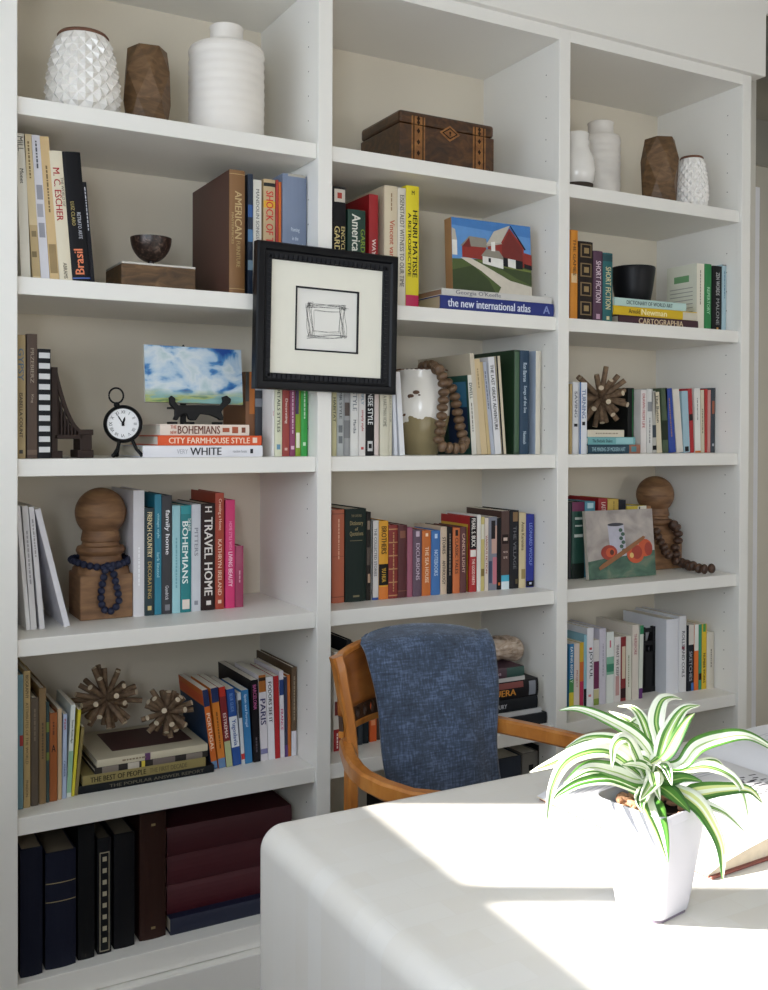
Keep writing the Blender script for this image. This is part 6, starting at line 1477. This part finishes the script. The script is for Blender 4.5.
LGREEN = mat('#4F8232', 0.42, 0.25, 25); LLIME = mat('#A3BE6E', 0.42, 0.2, 25); LWHITE = mat('#E6EAD6', 0.42, 0.04, 25); LDARK = mat('#37642A', 0.42, 0.2, 25); LYEL = mat('#D3D88C', 0.42, 0.15, 25)
for q in (LGREEN, LLIME, LWHITE, LDARK, LYEL):
    b_ = q.node_tree.nodes['Principled BSDF']; b_.inputs['Transmission Weight'].default_value = 0.0; b_.inputs['Subsurface Weight'].default_value = 0.0
W0 = (PC + Vector((0, 0, PHT)) - CAM).dot(FW)
stem_top = PC + Vector((0.004, 0.004, PHT + 0.025))
def leaf(pix, dw, wpx, cols=None, t0=0.02):
    """pix: image-side waypoints from the crown to the tip, dw: how much farther (+) or nearer (-) the tip stands than the crown"""
    n0 = len(pix)
    P = [stem_top + Vector((random.uniform(-.008, .008), random.uniform(-.008, .008), random.uniform(-0.02, 0.015)))]
    for i, (x, y) in enumerate(pix):
        s = (i + 1) / n0
        P.append(at_w(x, y, W0 + dw * s))
    # catmull-rom through the waypoints
    Q = [P[0] * 2 - P[1]] + P + [P[-1] * 2 - P[-2]]; C = []
    for i in range(1, len(Q) - 2):
        for k in range(8):
            t = k / 8; a, b, c, d = Q[i - 1], Q[i], Q[i + 1], Q[i + 2]
            C.append(0.5 * ((2 * b) + (c - a) * t + (2 * a - 5 * b + 4 * c - d) * t * t + (3 * b - a - 3 * c + d) * t ** 3))
    C.append(P[-1]); n = len(C)
    Wd = wpx / F_PX * W0
    us = [-1, -0.62, -0.30, -0.08, 0.10, 0.34, 0.66, 1]
    cols = cols or [0, 1, 2, 0, 2, 1, 0]
    vs = []; mi = []; fs = []
    for i, p in enumerate(C):
        t = i / (n - 1)
        tg = (C[min(n - 1, i + 1)] - C[max(0, i - 1)]).normalized()
        nrm = (Vector((0, 0, 1)) * 0.75 - FW * 0.55)
        side = tg.cross(nrm)
        if side.length < 1e-3: side = RT.copy()
        side.normalize(); up_ = side.cross(tg)
        prof = min(1.0, 0.42 + 1.7 * t) * (1 - max(0, t - 0.45) / 0.55) ** 0.75 if t < 1 else 0.0
        prof = max(prof, 0.02)
        for u in us: vs.append(p - PC + side * (u * Wd / 2 * prof) + up_ * (abs(u) ** 1.5 * Wd * 0.16 * prof))
    k = len(us)
    for i in range(n - 1):
        for j in range(k - 1): fs.append((i * k + j, i * k + j + 1, (i + 1) * k + j + 1, (i + 1) * k + j)); mi.append(cols[j])
    m = MB(); m.v = [tuple(v) for v in vs]; m.f = fs; m.m = mi
    l_ = m.build('leaf', [LWHITE, LGREEN, LLIME, LDARK, LYEL], pp, smooth=80, fix=False)
    q = l_.modifiers.new('solid', 'SOLIDIFY'); q.thickness = 0.0009
A_ = [0, 1, 2, 0, 2, 1, 0]; B_ = [0, 0, 1, 2, 1, 0, 0]; C_ = [1, 0, 0, 2, 0, 0, 1]; D_ = [1, 4, 0, 0, 4, 1, 3]; E2 = [0, 3, 1, 0, 1, 3, 0]
leaf([(656, 765), (637, 738), (603, 718), (578, 709), (559, 710)], 0.05, 17, C_)
leaf([(640, 770), (612, 750), (578, 754), (552, 764), (530, 772)], -0.02, 21, B_)
leaf([(640, 775), (607, 752), (571, 759), (553, 786), (546, 829)], -0.07, 18, B_)
leaf([(640, 790), (610, 779), (582, 782), (562, 792), (553, 800)], -0.05, 17, E2)
leaf([(640, 780), (614, 772), (588, 768), (564, 783)], -0.09, 22, C_)
leaf([(640, 765), (627, 740), (615, 745), (612, 768)], -0.05, 15, B_)
leaf([(636, 752), (612, 741), (587, 739), (564, 749)], 0.05, 18, A_)
leaf([(649, 740), (640, 716), (630, 707), (618, 706)], 0.09, 12, A_)
leaf([(646, 736), (630, 722), (618, 715), (609, 711)], 0.11, 11, B_)
leaf([(658, 752), (650, 735), (640, 718), (626, 724)], 0.06, 13, C_)
leaf([(661, 750), (656, 722), (661, 702), (671, 697), (682, 699)], 0.07, 17, B_)
leaf([(661, 757), (669, 732), (683, 710), (700, 705)], 0.04, 18, A_)
leaf([(666, 757), (679, 735), (688, 720), (695, 713)], 0.02, 12, D_)
leaf([(664, 748), (668, 728), (674, 713)], 0.06, 8, B_)
leaf([(680, 765), (697, 747), (723, 738), (746, 736), (768, 746), (790, 762)], 0.02, 18, C_)
leaf([(682, 770), (707, 767), (731, 776), (743, 793), (749, 820)], -0.02, 13, B_)
leaf([(680, 795), (700, 793), (722, 790), (748, 790), (763, 803)], -0.02, 20, D_)
leaf([(676, 792), (690, 800), (704, 814), (720, 845), (723, 880)], -0.08, 22, [0, 4, 0, 4, 1, 1, 3])
leaf([(680, 795), (694, 801), (708, 806), (726, 814), (746, 833)], -0.04, 14, B_)
leaf([(651, 800), (655, 815), (662, 835), (668, 862)], -0.12, 22, [1, 3, 0, 0, 0, 1, 2])
leaf([(676, 775), (700, 765), (717, 762), (729, 776)], 0.03, 13, A_)
leaf([(643, 795), (640, 803), (643, 812)], -0.08, 14, E2)
leaf([(647, 770), (634, 765), (622, 765)], -0.04, 14, C_)
leaf([(652, 772), (655, 785), (660, 800)], -0.07, 13, B_)
leaf([(660, 765), (667, 770), (672, 785)], -0.06, 14, E2)
leaf([(648, 760), (636, 755), (620, 752)], 0.0, 14, B_)
leaf([(668, 780), (685, 778), (702, 781)], -0.03, 16, [3, 1, 1, 2, 1, 1, 3])
leaf([(666, 790), (680, 802), (690, 812)], -0.07, 18, [3, 1, 1, 2, 1, 1, 3])
leaf([(636, 790), (622, 772), (600, 768)], 0.06, 16, [3, 1, 1, 2, 1, 1, 3])
leaf([(655, 778), (648, 790), (640, 800)], -0.09, 16, A_)
m = MB(); m.tube([(0, 0, PHT - 0.02), (0.002, 0.002, PHT + 0.005), (0.004, 0.004, PHT + 0.04)], 0.011, seg=12); m.build('stem', mat('#6E7A3A', 0.7, 0.2), pp, smooth=50)
